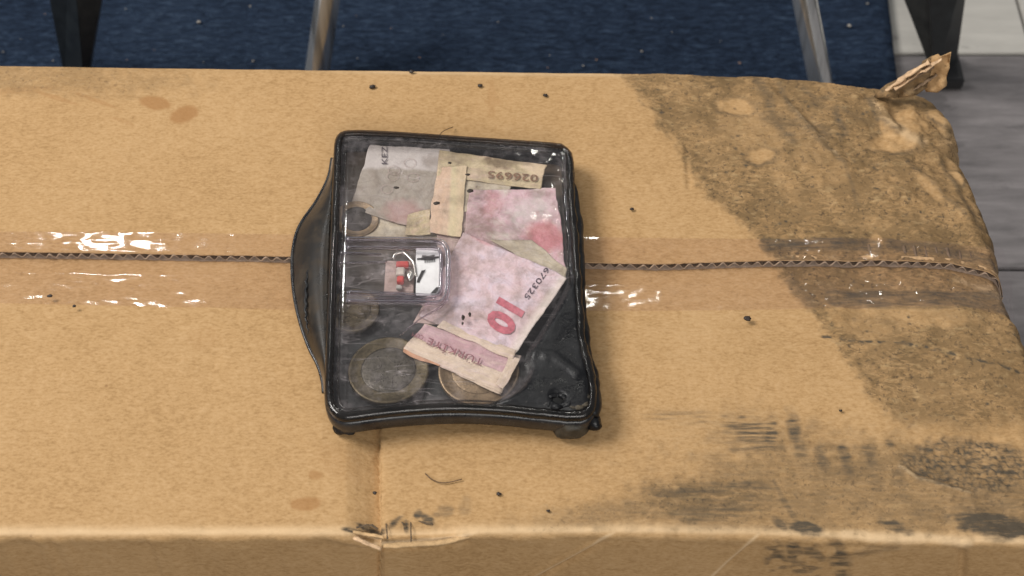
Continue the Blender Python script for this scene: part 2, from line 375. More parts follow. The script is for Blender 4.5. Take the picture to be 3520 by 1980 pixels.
M_STEEL = simple('dark_painted_steel', (0.013, 0.0155, 0.0165), 0.38, nscale=160, namt=0.4)
M_STEELG = simple('grey_green_painted_steel', (0.033, 0.033, 0.031), 0.45, nscale=160, namt=0.3)
def angle_leg(bot, topL, ridge, topR, mats, label):
    """tapering angle-section leg: two webs meeting in a ridge, each a plate 3 mm thick"""
    fx = P(*bot[1], ZF + 0.004); yb = float(fx[1])
    def col(b, t, back):
        B = PY(*b, yb + back); B[2] = max(B[2], ZF + 0.002); T = PY(*t, yb + back); return B, B + (T - B) * 1.8
    cols = [col(bot[0], topL, 0.012), col(bot[1], ridge, 0.0), col(bot[2], topR, 0.012)]
    e = empty('angle_leg', fx, label, 'leg', 'dark tapering legs behind the box')
    for k, nm in ((0, 'web'), (1, 'web')):
        (B0, T0), (B1, T1) = cols[k], cols[k + 1]
        sh = 0.0004 if k == 0 else -0.0004
        B0 = B0.copy(); T0 = T0.copy(); B1 = B1.copy(); T1 = T1.copy()
        if k == 0: B1[0] -= 0.00003; T1[0] -= 0.00003
        else: B0[0] += 0.00003; T0[0] += 0.00003
        dy = np.array([0, 0.004, 0])
        V = [B0, B1, T1, T0, B0 + dy, B1 + dy, T1 + dy, T0 + dy]
        F = [(0, 1, 2, 3), (7, 6, 5, 4), (0, 4, 5, 1), (1, 5, 6, 2), (2, 6, 7, 3), (3, 7, 4, 0)]
        o = link(nm, mesh_np(nm, np.array(V), F, False), mats[k], e)
        bv = o.modifiers.new('bevel', 'BEVEL'); bv.width = 0.00025; bv.segments = 2
    link('foot_pad', box_mesh('foot_pad', min(cols[0][0][0], cols[2][0][0]) - 0.001, max(cols[0][0][0], cols[2][0][0]) + 0.001, yb - 0.002, yb + 0.02, ZF + 0.0003, ZF + 0.007, 0.001), M_RUBBER, e)
angle_leg([(3190, 262), (3212, 282), (3274, 270)], (3108, 0), (3196, 0), (3318, 0), (M_STEELG, M_STEEL), 'dark tapering steel leg standing on the grey planks at far right')
angle_leg([(232, 300), (292, 320), (318, 306)], (170, 0), (264, 0), (352, 0), (M_STEEL, M_STEELG), 'dark tapering steel leg standing on the carpet at far left')

# ================================================================== THE CARDBOARD BOX
yb = lambda x: np.interp(x, [-700, 0, 1100, 2000, 2300, 2600, 2800, 3050, 3180, 3300], [206, 224, 238, 249, 253, 262, 276, 300, 312, 330])
ysb = lambda x: np.interp(x, [-700, 0, 500, 1000, 2000, 2250, 2700, 3000, 3300, 3450, 3520, 3700], [845, 864, 871, 880, 900, 904, 892, 893, 902, 924, 948, 985])
yfr = lambda x: np.interp(x, [-700, 0, 600, 1200, 1600, 2100, 2600, 3000, 3520, 4200], [1812, 1826, 1824, 1826, 1822, 1816, 1822, 1840, 1856, 1880])
xre = lambda y: np.interp(y, [200, 320, 370, 430, 520, 640, 760, 900, 1040, 1300, 1600, 1900, 2100], [3225, 3235, 3300, 3318, 3325, 3392, 3440, 3480, 3530, 3640, 3760, 3900, 4000])

DAMPX = lambda y: np.interp(y, [230, 262, 330, 420, 500, 600, 700, 780, 880, 1000, 1130, 1220, 1310, 1400, 1470, 1520], [2110, 2135, 2195, 2262, 2325, 2375, 2460, 2560, 2650, 2745, 2835, 2900, 2960, 3030, 3095, 3160])
def ell(px, py, cx, cy, rx, ry, ang=0.0, soft=0.35, wob=0.25, seed=3):
    a = math.radians(ang); dx = (px - cx); dy = (py - cy)
    u = (dx * math.cos(a) + dy * math.sin(a)) / rx; v = (-dx * math.sin(a) + dy * math.cos(a)) / ry
    r = np.sqrt(u * u + v * v) + wob * 2 * (fbm(px / 28, py / 28, seed, 3) - 0.5)
    return 1 - sstep(1 - soft, 1 + soft, r)
def stroke(px, py, pts, wd, soft=0.6):
    pts = np.array(pts, float); best = np.full(px.shape, 1e9)
    for a, b in zip(pts[:-1], pts[1:]):
        ab = b - a; t = np.clip(((px - a[0]) * ab[0] + (py - a[1]) * ab[1]) / (ab @ ab), 0, 1)
        best = np.minimum(best, np.hypot(px - a[0] - t * ab[0], py - a[1] - t * ab[1]))
    return 1 - sstep(wd * (1 - soft), wd * (1 + soft), best)
def marks(px, py):
    n1 = fbm(px / 60, py / 45, 21, 4) - 0.5; n2 = fbm(px / 16, py / 12, 31, 3)
    damp = sstep(-26, 34, px - DAMPX(py) + n1 * 50 + 60 * (n2 - .5)); damp = damp * (0.85 + 0.15 * np.exp(-np.clip(px - DAMPX(py), 0, None) / 90)) * (0.70 + 0.6 * fbm(px / 130, py / 90, 33, 3))
    damp = damp * (1 - sstep(1400, 1500, py + n1 * 80 - (px - 3000) * 0.02))
    damp = np.maximum(damp, 0.55 * sstep(2200, 2500, px + (py - 1800) * 0.3 + n1 * 150) * sstep(1560, 1680, py + n1 * 60) * (1 - sstep(1810, 1840, py)))
    damp = np.maximum(damp, 0.42 * ell(px, py, 40, 262, 560, 55, 2, 0.5, 0.5, 61))
    for (cx, cy, rx, ry, a, k) in [(2530, 362, 66, 29, 4, 0.95), (2617, 532, 52, 27, -8, .8), (3080, 485, 88, 36, -4, .85), (3130, 415, 60, 36, 20, .8), (3245, 385, 50, 24, 22, .9), (3130, 395, 22, 30, 20, .8), (3290, 590, 34, 22, 35, .8), (2580, 460, 120, 70, 30, .35), (2820, 560, 110, 60, 20, .35),
                                  (3200, 640, 60, 18, 40, .6), (2700, 620, 90, 40, 60, .3), (3150, 1060, 200, 50, 6, .6), (2950, 1090, 120, 60, 30, .5), (3060, 445, 60, 20, 45, .8), (3010, 830, 24, 30, 0, .8), (3000, 770, 60, 26, 0, .35)]:
        damp = damp * (1 - k * ell(px, py, cx, cy, rx, ry, a, 0.2, 0.26) * (.95 + .4 * (n2 - .4)).clip(0, 1))
    damp = np.maximum(damp, 0.85 * ell(px, py, 2440, 1715, 260, 72, -5, .6, .6, 63)); damp = np.maximum(damp, 0.62 * ell(px, py, 3020, 1660, 480, 140, 3, .6, .7, 65)); damp = np.maximum(damp, 0.4 * ell(px, py, 2050, 1770, 260, 46, -5, .7, .7, 67))
    sm = np.zeros_like(px)
    def add(m, k):
        nonlocal sm; sm = np.maximum(sm, m * k)
    # grey scuffs in the trodden corner
    for pts, wd, k in [([(2600, 270), (2640, 330), (2650, 400), (2720, 470)], 16, .55), ([(2680, 290), (2720, 380), (2800, 460)], 8, .45), ([(2630, 400), (2700, 420), (2800, 440), (2840, 460)], 20, .45), ([(2870, 370), (2880, 410), (2905, 450), (2890, 470)], 11, .6),
                       ([(2980, 330), (3010, 400), (3080, 450)], 8, .55), ([(2990, 340), (3100, 350), (3180, 345)], 8, .4), ([(2760, 300), (2810, 350), (2860, 330)], 9, .4), ([(2900, 560), (2930, 640), (2950, 700)], 7, .35), ([(2750, 430), (2860, 520), (2900, 560)], 7, .45),
                       ([(3240, 540), (3300, 640), (3380, 760)], 9, .5), ([(3120, 560), (3220, 640), (3330, 740)], 6, .35), ([(3380, 660), (3440, 800), (3470, 900)], 14, .6), ([(2790, 360), (2900, 380), (2990, 420)], 8, .3)]:
        add(stroke(px + 20 * n1, py + 24 * n1, pts, wd, 0.9), k * 0.75)
    for (cx, cy, rx, ry, a) in [(2530, 362, 66, 29, 4), (2617, 532, 52, 27, -8), (3080, 485, 88, 36, -4), (3245, 385, 50, 24, 22), (3290, 590, 34, 22, 35)]:
        add((ell(px, py, cx + 2, cy + 3, rx + 9, ry + 8, a, .2, .26) - ell(px, py, cx, cy, rx, ry, a, .2, .26)).clip(0, 1), .38)
    # line of black grains
    add(stroke(px, py + 12 * n1, [(2830, 1150), (2960, 1168), (3100, 1170), (3250, 1205), (3400, 1240), (3520, 1262)], 5, 0.9) * sstep(0.46, 0.56, n2), .9)
    # under and beside the tape
    add(stroke(px, py, [(2630, 838), (2790, 840), (2960, 836), (3010, 848)], 22, 0.25) * (0.55 + 0.5 * n2), .62)
    add(stroke(px, py, [(3060, 838), (3200, 850), (3440, 880)], 18, 0.4) * (0.55 + 0.5 * n2), .5)
    add(stroke(px, py, [(2870, 1010), (3050, 1018), (3250, 1015), (3420, 1005), (3520, 1040)], 33, 0.2) * (0.6 + 0.4 * n2), .60)
    add(stroke(px, py, [(2720, 950), (2790, 1040)], 20, 0.6), .25)
    # streaked rubbing below
    strk = 0.25 + 0.75 * sstep(0.36, 0.56, vnoise(px / 130, py / 8, 41))
    add(ell(px, py, 2575, 1475, 100, 40, 8, 0.6, 0.5) * strk, .62); add(ell(px, py, 2650, 1490, 26, 58, 0, 0.5, 0.4) * strk, .72); add(ell(px, py, 2570, 1490, 150, 80, 6, .8, .6, 43), .22); add(ell(px, py, 2590, 1530, 110, 30, 0, .5, .3) * strk, .5)
    add(ell(px, py, 2340, 1430, 110, 26, 0, .6, .4, 5) * strk, .35)
    for (cx, cy, rx, ry, a, k) in [(2730, 1480, 17, 58, -12, .6), (2750, 1530, 22, 30, -20, .4), (2800, 1470, 22, 30, -20, .22), (2825, 1575, 20, 40, -15, .5), (2905, 1555, 16, 36, -10, .55), (2920, 1620, 22, 26, -15, .5), (2990, 1565, 20, 44, -20, .5), (3010, 1650, 24, 46, -10, .4), (3090, 1640, 22, 30, -10, .4), (3110, 1700, 20, 40, -10, .35), (3150, 1760, 36, 30, 0, .3), (3060, 1530, 12, 16, -30, .5)]:
        add(ell(px, py, cx, cy, rx * 1.2, ry * 1.15, a, 0.7, 0.6, 7), k)
    add(ell(px, py, 2850, 1640, 560, 150, 6, .7, .5, 27) * (0.5 + n1), .34); add(ell(px, py, 2480, 1720, 300, 90, -4, .7, .5, 28), .22); add(ell(px, py, 3400, 1700, 250, 130, 0, .7, .5, 29), .3)
    cells = 0.6 + 0.8 * (n2 - 0.4)
    add(ell(px, py, 3330, 1590, 215, 84, 4, 0.18, 0.14) * cells, .88)
    add(ell(px, py, 3430, 1808, 160, 44, 8, 0.3, 0.25), .85); add(ell(px, py, 3330, 1775, 60, 34, -20, .5, .5), .6); add(ell(px, py, 2765, 1815, 60, 24, 12, 0.3, 0.3), .9); add(ell(px, py, 2680, 1800, 36, 16, 40, .5, .3), .6); add(ell(px, py, 3080, 1810, 60, 18, 25, .4, .5), .6)
    add(ell(px, py, 2440, 1690, 210, 42, -3, .7, .7, 9) * (.4 + .6 * strk), .5); add(ell(px, py, 2460, 1760, 170, 36, -6, .7, .7, 13) * (.4 + .6 * strk), .45)
    for k in range(6): add(stroke(px, py, [(2660 + 14 * k, 1650 + 24 * k), (2700 + 12 * k, 1740 + 18 * k)], 7, .8), .42)
    add(ell(px, py, 2150, 1760, 190, 40, -6, .6, .6, 15), .22)
    # marks on the front wall
    for k, (x0, xx) in enumerate([(2650, 2690), (2720, 2760), (2800, 2790), (2890, 2880)]):
        add(ell(px, py, (x0 + xx) / 2, 1925, 34, 80, -10, .5, .5, 17 + k) * sstep(0.35, 0.6, vnoise((px + py * 0.4) / 40, py / 13, 51)), .55)
    add(ell(px, py, 3000, 1890, 120, 14, -10, .6, .5, 19), .3)
    # torn, blackened nick in the front edge
    for (cx, cy, rx, ry, a, k) in [(1270, 1805, 50, 12, 8, .75), (1215, 1822, 30, 9, 0, .8), (1360, 1790, 26, 9, -30, .75), (1395, 1800, 9, 16, 0, .7), (1435, 1770, 14, 18, 20, .85), (1470, 1785, 26, 14, 25, .85), (1500, 1770, 12, 10, 0, .4), (1530, 1755, 26, 22, 0, .3), (1600, 1740, 20, 40, 10, .22)]:
        add(ell(px, py, cx, cy, rx, ry, a, .35, .5, 23), k)
    # black specks pressed into the paper
    rg = np.random.default_rng(5)
    for _ in range(190):
        cx, cy = rg.uniform(2200, 3510), rg.uniform(290, 1440); rx, ry = rg.uniform(3, 8) * (1.4 if rg.random() < .12 else 1), rg.uniform(2.5, 5)
        if cx > DAMPX(cy) + 15:
            sel = (np.abs(px - cx) < 3 * rx) & (np.abs(py - cy) < 3 * ry)
            if sel.any():
                m = 1 - sstep(.6, 1.3, np.hypot((px[sel] - cx) / rx, (py[sel] - cy) / ry)); sm[sel] = np.maximum(sm[sel], m * rg.uniform(.4, .9))
    sel = (px > 3080) & (py > 1480) & (py < 1700)
    if sel.any():
        cp = np.stack([rg.uniform(3060, 3760, 420), rg.uniform(1470, 1710, 420)], 1); D = np.sort(np.hypot(px[sel][:, None] - cp[:, 0], (py[sel][:, None] - cp[:, 1]) * 1.15), 1)[:, :2]
        m = ell(px[sel], py[sel], 3330, 1592, 215, 86, 4, .2, .16); sm[sel] = sm[sel] * (1 - m) + m * (0.30 + 0.42 * (1 - sstep(1.5, 7, D[:, 1] - D[:, 0])))
    # pale rubbed folds
    worn = np.zeros_like(px)
    fy = yfr(px) - py
    worn = np.maximum(worn, 0.85 * np.where(fy > -6, np.exp(-((fy + 6) / 20) ** 2), np.exp(-((fy + 6) / 10) ** 2)) * (0.65 + 0.5 * (fbm(px / 90, py / 20, 71, 3))))
    worn = np.maximum(worn, 0.8 * stroke(px, py, [(2110, 1830), (1960, 1912), (1830, 1985)], 5, .7))
    worn = np.maximum(worn, 0.8 * stroke(px, py, [(2612, 1832), (2520, 1915), (2440, 1990)], 5, .7))
    worn = np.maximum(worn, 0.9 * stroke(px, py + 16 * n1, [(2900, 1838), (3060, 1850), (3200, 1845), (3330, 1862)], 17, .7))
    worn = np.maximum(worn, 0.8 * stroke(px, py, [(3095, 1600), (3150, 1640), (3260, 1668), (3335, 1690)], 6, .7))
    worn = np.maximum(worn, 0.9 * stroke(px, py, [(1290, 1868), (1420, 1862), (1560, 1850), (1640, 1828)], 7, .6))
    worn = np.maximum(worn, 0.5 * np.exp(-((py - yb(px) - 6) / 8) ** 2) * sstep(1000, 1400, px) * (1 - sstep(2100, 2200, px)))
    worn = np.maximum(worn, 0.75 * stroke(px, py, [(2700, 345), (2790, 440), (2880, 530)], 5, .8)); worn = np.maximum(worn, 0.6 * stroke(px, py, [(2990, 350), (3060, 420), (3130, 470), (3180, 480)], 14, .7))
    worn = np.maximum(worn, 0.7 * stroke(px, py, [(3300, 935), (3400, 970), (3480, 1000)], 9, .6)); worn = np.maximum(worn, 0.9 * ell(px, py, 3430, 975, 70, 20, 18, .3, .2))
    worn = np.maximum(worn, 0.35 * ell(px, py, 3300, 450, 60, 60, 0, .6, .4))
    # brown damp stains
    spot = np.zeros_like(px)
    for (cx, cy, rx, ry, a, k) in [(535, 354, 54, 22, 8, .8), (632, 392, 46, 27, -18, .85), (1053, 1733, 52, 24, -3, .72), (1085, 1633, 24, 16, 10, .55), (40, 312, 160, 10, -4, .3), (190, 335, 80, 7, 17, .4), (330, 345, 90, 7, 20, .4), (420, 415, 40, 8, 20, .25), (1690, 335, 14, 60, 0, .25), (1695, 350, 30, 14, 0, .25), (1180, 1590, 90, 60, 30, .16), (700, 1160, 60, 40, 0, .12), (2050, 820, 60, 200, 0, .10)]:
        spot = np.maximum(spot, k * ell(px, py, cx, cy, rx, ry, a, .25, .22, 25))
    return np.stack([np.clip(damp, 0, 1), np.clip(sm, 0, 1), np.clip(worn, 0, 1), np.clip(spot, 0, 1)], -1)

def relief(px, py):
    """how the board is bent, dented and creased (metres)"""
    z = 0.0012 * (fbm(px / 700, py / 500, 81, 3) - 0.5) + 0.00045 * (fbm(px / 120, py / 60, 85, 3) - 0.5)
    d = 1305 - px + 10 * (fbm(px / 40, py / 120, 87, 2) - 0.5)
    z -= 0.0042 * np.clip(1 - d / 118, 0, 1) ** 1.3 * (d > 0) * sstep(1300, 1440, py)
    z -= 0.0012 * np.exp(-np.clip(-d, 0, None) / 14) * (d <= 0) * sstep(1380, 1480, py)
    dm = sstep(-40, 120, px - DAMPX(py))
    z += 0.0026 * dm * (fbm(px / 95, py / 60, 91, 5) - 0.5)
    for pts, wd, k in [([(2700, 345), (2790, 440), (2900, 560)], 14, .0011), ([(2650, 280), (2790, 420), (2880, 540)], 12, -.0010), ([(2990, 350), (3060, 430), (3150, 480)], 18, .0018), ([(2980, 330), (3020, 390)], 16, -.0012), ([(3120, 570), (3230, 650), (3340, 740)], 14, .0012), ([(2360, 500), (2370, 640)], 9, -.0005),
                       ([(3110, 1610), (3160, 1645), (3330, 1690)], 9, .0009), ([(3260, 540), (3330, 650), (3400, 800)], 16, -.0012)]:
        z += k * stroke(px, py, pts, wd, .95)
    for (cx, cy, rx, ry, a, k) in [(2530, 362, 66, 29, 4, -.0006), (2617, 532, 52, 27, -8, -.0005), (3080, 485, 88, 36, -4, -.0008), (3245, 385, 50, 24, 22, .0008), (3130, 410, 40, 36, 20, .0009), (3290, 590, 34, 22, 35, .0007), (3330, 1590, 200, 80, 4, -.0012)]:
        z += k * ell(px, py, cx, cy, rx, ry, a, .4, .2)
    z += 0.0034 * ell(px, py, 3150, 460, 260, 230, 20, .7, .3) * (fbm(px / 62, py / 44, 89, 3) - .5) + 0.0018 * sstep(2500, 3000, px) * sstep(700, 500, py) * (np.abs(fbm((px * .8 - py * .6) / 70, (px * .6 + py) / 200, 77, 3) - .5) - .1)
    z += 0.0005 * ell(px, py, 3330, 1590, 210, 84, 4, .2, .1) * (fbm(px / 14, py / 10, 93, 2) - .5) * 2
    return z

origin = np.array([0.0, 0.0, -H])
cbox = empty('cardboard_box', (0, 0, -H), 'taped brown cardboard box with a grimy, dented right end', 'box')
STEP = 4.6
def flap(ya, yb_, zfun, extra_fold=False, name='flap', thick=0.0034):
    nc = 860; nr = 150 if not extra_fold else 205
    s = np.linspace(0, 1, nc)[None, :]; t = np.linspace(0, 1, nr)[:, None]
    yt = ya(3400.) + (yb_(3400.) - ya(3400.)) * t
    xR = xre(yt) + 15 * (fbm(yt / 26, yt * 0, 95, 3) - .5) * 2
    px = -620 + s * (xR + 620)
    py = ya(px) + (yb_(px) - ya(px)) * t
    base = P(px, py, 0.0)
    z = relief(px, py) + zfun(px, py, t)
    dr = (xR - px)                                    # the right end is rolled over
    z = z - 0.010 * np.clip(1 - dr / 70, 0, 1) ** 2 - 0.004 * np.clip(1 - dr / 420, 0, 1) ** 2
    V = base.copy(); V[..., 2] = z
    V[..., 1] = base[..., 1]
    mk = marks(px, py)
    if extra_fold:                                    # front edge rounds over into the wall
        L = V[-1]; r = 0.0024; rr = []
        wob = 0.0007 * (fbm(px[-1] / 70, px[-1] * 0, 97, 3) - .5) * 2
        for a in np.linspace(0, math.pi / 2, 9)[1:]:
            q = L.copy(); q[:, 1] -= (r + wob) * math.sin(a); q[:, 2] -= (r + wob) * (1 - math.cos(a)); rr.append(q)
        fold = np.array(rr); V = np.concatenate([V, fold]); fx, fy = Q(fold)
        mk = np.concatenate([mk, marks(fx, fy)])
    me = mesh_np(name, V, grid_faces(V.shape[0], nc)); set_attr(me, 'marks', mk)
    o = link(name, me, M_CARD, cbox)
    return o, V
def zback(px, py, t): return -0.0006 * np.exp(-((py - yb(px)) / 10) ** 2)
def zfront(px, py, t):
    d = py - ysb(px)
    z = -0.0031 * np.clip(1 - d / 345, 0, 1)
    z += 0.0010 * np.exp(-((yfr(px) - py) / 40) ** 2) * (fbm(px / 200, py * 0, 99, 2) - .2)
    z -= 0.0022 * ell(px, py, 1400, 1835, 180, 34, 0, .5, .2)
    return z
ysf = lambda x: ysb(x) + 4
o_back, VB = flap(yb, ysb, zback, name='back_flap')
o_front, VFr = flap(ysf, yfr, zfront, True, name='front_flap')

# front wall, hanging from the rounded fold down to the floor
Lf = VFr[-1]; nz = 90
hh = np.concatenate([np.linspace(0, 0.035, 70), np.linspace(0.04, H - 0.008, 20)])[:, None]
W = np.repeat(Lf[None], len(hh), 0).copy(); W[..., 2] = Lf[None, :, 2] - hh
W[-1, :, 2] = -H + 0.0006
fx, fy = Q(W); mkw = marks(fx, fy)
dent = np.zeros_like(fx)
for pts, wd, k in [([(2110, 1830), (1960, 1912), (1830, 1985)], 10, .0016), ([(2095, 1845), (1950, 1925), (1820, 1998)], 11, -.0016), ([(2612, 1832), (2520, 1915), (2440, 1990)], 9, .0012), ([(2600, 1850), (2510, 1930), (2430, 2000)], 9, -.0010), ([(1310, 1850), (1308, 2050)], 8, -.0010), ([(1290, 1866), (1420, 1862), (1560, 1850), (1640, 1828)], 10, .0022), ([(1290, 1885), (1420, 1880), (1560, 1868), (1650, 1840)], 10, -.0015),
                   ([(3310, 1880), (3300, 2050)], 14, -.0012), ([(3230, 1870), (3000, 1880), (2840, 1900)], 10, .0009), ([(1180, 1840), (1300, 1880)], 8, .0012)]:
    dent += k * stroke(fx, fy, pts, wd, .95)
dent += 0.0018 * (fbm(fx / 420, fy / 300, 101, 3) - .5) - 0.0026 * np.exp(-np.clip(1306 - fx, 0, None) / 75) * (fx < 1306)
W[..., 1] -= dent * sstep(0, 0.004, np.broadcast_to(hh, fx.shape))
me = mesh_np('front_wall', W, grid_faces(W.shape[0], W.shape[1])); set_attr(me, 'marks', mkw)
link('front_wall', me, M_CARD, cbox)
# back wall and right wall
def wall(name, top, lean, inset=0.0):
    k = np.linspace(0, 1, 26)[:, None]
    B = top.copy(); B[:, 2] = -H + 0.0006; B[:, :2] += lean
    V = top[None] * (1 - k[..., None]) + B[None] * k[..., None]
    V[1:, :, 0] += 0.002 * (fbm(np.linspace(0, 8, top.shape[0])[None, :] + 0 * k[1:], 4 * k[1:] + 0 * top[None, :, 0], 105, 3) - .5)
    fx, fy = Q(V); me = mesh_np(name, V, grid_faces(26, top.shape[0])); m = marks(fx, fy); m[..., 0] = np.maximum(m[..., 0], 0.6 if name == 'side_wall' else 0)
    set_attr(me, 'marks', m); link(name, me, M_CARD, cbox)
wall('back_wall', VB[0] + np.array([0, 0.0, 0]), np.array([0.0, 0.001]))
side = np.concatenate([VB[:, -1], VFr[:, -1]])
wall('side_wall', side, np.array([0.001, 0.0]))

# cut edge of the back flap: two liners with the fluted core between them
xs = np.linspace(-560, 3490, 2600); edge = np.stack([np.interp(xs, *(Q(VB[-1])[0], VB[-1][:, k])) for k in range(3)], -1)
TH = 0.0030
def ribbon(name, ztop, zbot, y0, y1, mat, wav=None):
    a = edge.copy(); a[:, 1] -= y0; b = edge.copy(); b[:, 1] += y1
    zt = edge[:, 2] + ztop; zb = edge[:, 2] + zbot
    V = []
    for (p, z) in ((b, zt), (a, zt), (a, zb), (b, zb)):
        q = p.copy(); q[:, 2] = z; V.append(q)
    me = mesh_np(name, np.array(V), grid_faces(4, len(xs))); return link(name, me, mat, cbox)
rag = 0.00025 * (fbm(xs / 16, xs * 0, 111, 3) - .5) * 2
TC = 0.0024
ribbon('lower_liner', -TC, -TH - 0.0006, 0.0006 + rag, 0.008, simple('grey_liner_edge', (0.27, 0.20, 0.145), 0.85, nscale=500, spec=.2))
ribbon('upper_liner', -0.00012, -0.0004, 0.0001 + rag * .6, 0.002, M_LINER)
ph = np.cumsum(np.full(len(xs), (xs[1] - xs[0]) / 10.35e3)) / 0.0038 * 2 * np.pi + 3.2 * fbm(xs / 120, xs * 0, 113, 3)
zc = edge[:, 2] - 0.0004 - (TC - 0.0004) * (0.5 + 0.5 * np.sin(ph) * (0.92 + 0.1 * rag / 0.00025))
V = []
for dy, dz in ((-0.0002, 0.00017), (-0.0002, -0.00017), (0.007, -0.00017), (0.007, 0.00017)):
    q = edge.copy(); q[:, 1] += dy + (rag * 2 if dy < 0 else 0); q[:, 2] = zc + dz; V.append(q)
V.append(V[0])
link('corrugated_core', mesh_np('corrugated_core', np.array(V), grid_faces(5, len(xs))), M_FLUTE, cbox)

q = edge.copy(); q[:, 1] += -0.00035 + rag * 2; q[:, 2] = zc
link('cut_web_edge', tube('cut_web_edge', q[::2], 0.00024 * (0.15 + 1.3 * fbm(xs[::2] / 22, xs[::2] * 0, 117, 2)), 6), simple('pale_cut_fibre', (0.37, 0.28, 0.20), .9, spec=.15), cbox)
# clear tape over the joint
yt0 = lambda x: np.interp(x, [-700, 0, 500, 1000, 2000, 2600, 3000, 3470, 3700], [785, 797, 801, 806, 815, 822, 818, 846, 870])
yt1 = lambda x: np.interp(x, [-700, 0, 1000, 2000, 2700, 3100, 3300, 3520, 3700], [1024, 1034, 1056, 1060, 1054, 1044, 1040, 1062, 1090])
nc, nr = 900, 60
s = np.linspace(0, 1, nc)[None]; t = np.linspace(0, 1, nr)[:, None]
px = -600 + s * (np.interp(t, [0, 1], [3455, 3530]) + 600); py = yt0(px) + (yt1(px) - yt0(px)) * t
d = py - ysb(px)
wd_ = sstep(-6, 62, d); zs = relief(px, py) + wd_ * zfront(px, np.maximum(py, ysb(px)), t) + 0.00026
zs += 0.00010 * (fbm(px / 90, py / 14, 121, 3) - .5) + 0.00026 * sstep(2650, 2750, px) * np.clip(1 - np.abs(d - 10) / 26, 0, 1) * fbm(px / 190, py / 6, 125, 3)
dr = (3530 - px); zs = zs - 0.010 * np.clip(1 - dr / 70, 0, 1) ** 2 - 0.004 * np.clip(1 - dr / 420, 0, 1) ** 2 + 0.0006 * np.clip(1 - dr / 160, 0, 1)
V = P(px, py, 0.0); V[..., 2] = zs
link('packing_tape', mesh_np('packing_tape', V, grid_faces(nr, nc)), M_TAPE, cbox, label='clear glossy tape over the joint of the flaps')

# torn corner standing up at the back right
def torn():
    def leaf(name, pts, zs, mat, th, par, mk, seed, label=None):
        poly = np.array(pts, float); v, F = fill(poly, 7.0); w_ = 1 / (np.hypot(v[:, :1] - poly[:, 0], v[:, 1:] - poly[:, 1]) + 4) ** 2
        z = (w_ * np.array(zs)).sum(1) / w_.sum(1) + .0022 * (fbm(v[:, 0] / 24, v[:, 1] / 24, seed, 3) - .5)
        V = P(v[:, 0], v[:, 1], z); me = mesh_np(name, V, [f[::-1] for f in F]); set_attr(me, 'marks', np.tile(mk, (len(V), 1)))
        o = link(name, me, mat, par, label); m = o.modifiers.new('thickness', 'SOLIDIFY'); m.thickness = th; m.offset = 1; return o
    o = leaf('torn_corner', [(3010, 330), (3050, 296), (3100, 272), (3150, 236), (3192, 200), (3206, 190), (3215, 205), (3196, 250), (3180, 300), (3150, 320), (3090, 334)], [.0, .004, .007, .012, .018, .020, .018, .012, .007, .004, .0], M_CARD, .0012, cbox, [.8, .3, .05, .3], 131, 'torn corner of the board standing up with frayed paper layers')
    leaf('curled_liner', [(3196, 250), (3206, 196), (3224, 188), (3232, 193), (3270, 177), (3264, 226), (3254, 268), (3250, 292), (3222, 314), (3186, 312), (3178, 296)], [.012, .019, .020, .021, .024, .018, .013, .010, .006, .005, .006], M_CARD, .0006, o, [.1, 0, .25, .25], 133)
    # frayed layers along its top edge
    for k, (a, b, za, zb, wd) in enumerate([((3035, 305), (3190, 205), .003, .018, .0011), ((3050, 312), (3205, 222), .002, .016, .0008), ((3020, 318), (3110, 262), .001, .009, .0009), ((3070, 300), (3232, 196), .005, .020, .0007), ((3110, 320), (3215, 250), .003, .013, .0008)]):
        A, B = P(*a, za), P(*b, zb); q = A + np.linspace(0, 1, 16)[:, None] * (B - A); q[:, 2] += 0.0016 * (fbm(np.arange(16) / 2.2 + 9 * k, np.zeros(16), 141, 3)) ; q[:, 1] -= 0.0012 + 0.0012 * fbm(np.arange(16) / 2. + 5 * k, np.zeros(16), 143, 2)
        link('frayed_strip', tube('frayed_strip', q, wd * (0.5 + fbm(np.arange(16) / 1.7 + k, np.zeros(16), 145, 2)), 7, flat=0.35), (M_TORN, M_FLUTE, M_LINER)[k % 3], o)
torn()
M_DARKF = simple('blackened_fibre', (0.10, 0.068, 0.04), .9)
# torn paper layers in the nick of the front edge
for k, (pts, wd) in enumerate([([(1195, 1822), (1250, 1830), (1320, 1842)], .0005), ([(1190, 1832), (1260, 1862), (1310, 1884)], .0006), ([(1318, 1872), (1420, 1868), (1540, 1856), (1640, 1830)], .0008), ([(1330, 1790), (1352, 1782), (1376, 1786), (1390, 1800)], .00022), ([(1328, 1795), (1333, 1850)], .0002), ([(1412, 1770), (1414, 1860)], .0002), ([(1414, 1768), (1450, 1790), (1490, 1798)], .0003), ([(1225, 1810), (1270, 1800), (1300, 1815)], .0003)]):
    q = np.array([P(a, b, -0.0008 if b < 1825 else -0.0018) for a, b in pts]); q[:, 1] -= 0.0006; q = spline(q, 24); q[:, 2] += 0.0007 * (fbm(np.arange(24) / 3. + 4 * k, np.zeros(24), 151, 2))
    link('torn_strip', tube('torn_strip', q, wd * (0.6 + fbm(np.arange(24) / 2. + k, np.zeros(24), 153, 2)), 7, flat=0.4), (M_LINER, M_TORN, M_LINER, M_DARKF, M_DARKF, M_DARKF, M_DARKF, M_DARKF)[k], o_front)

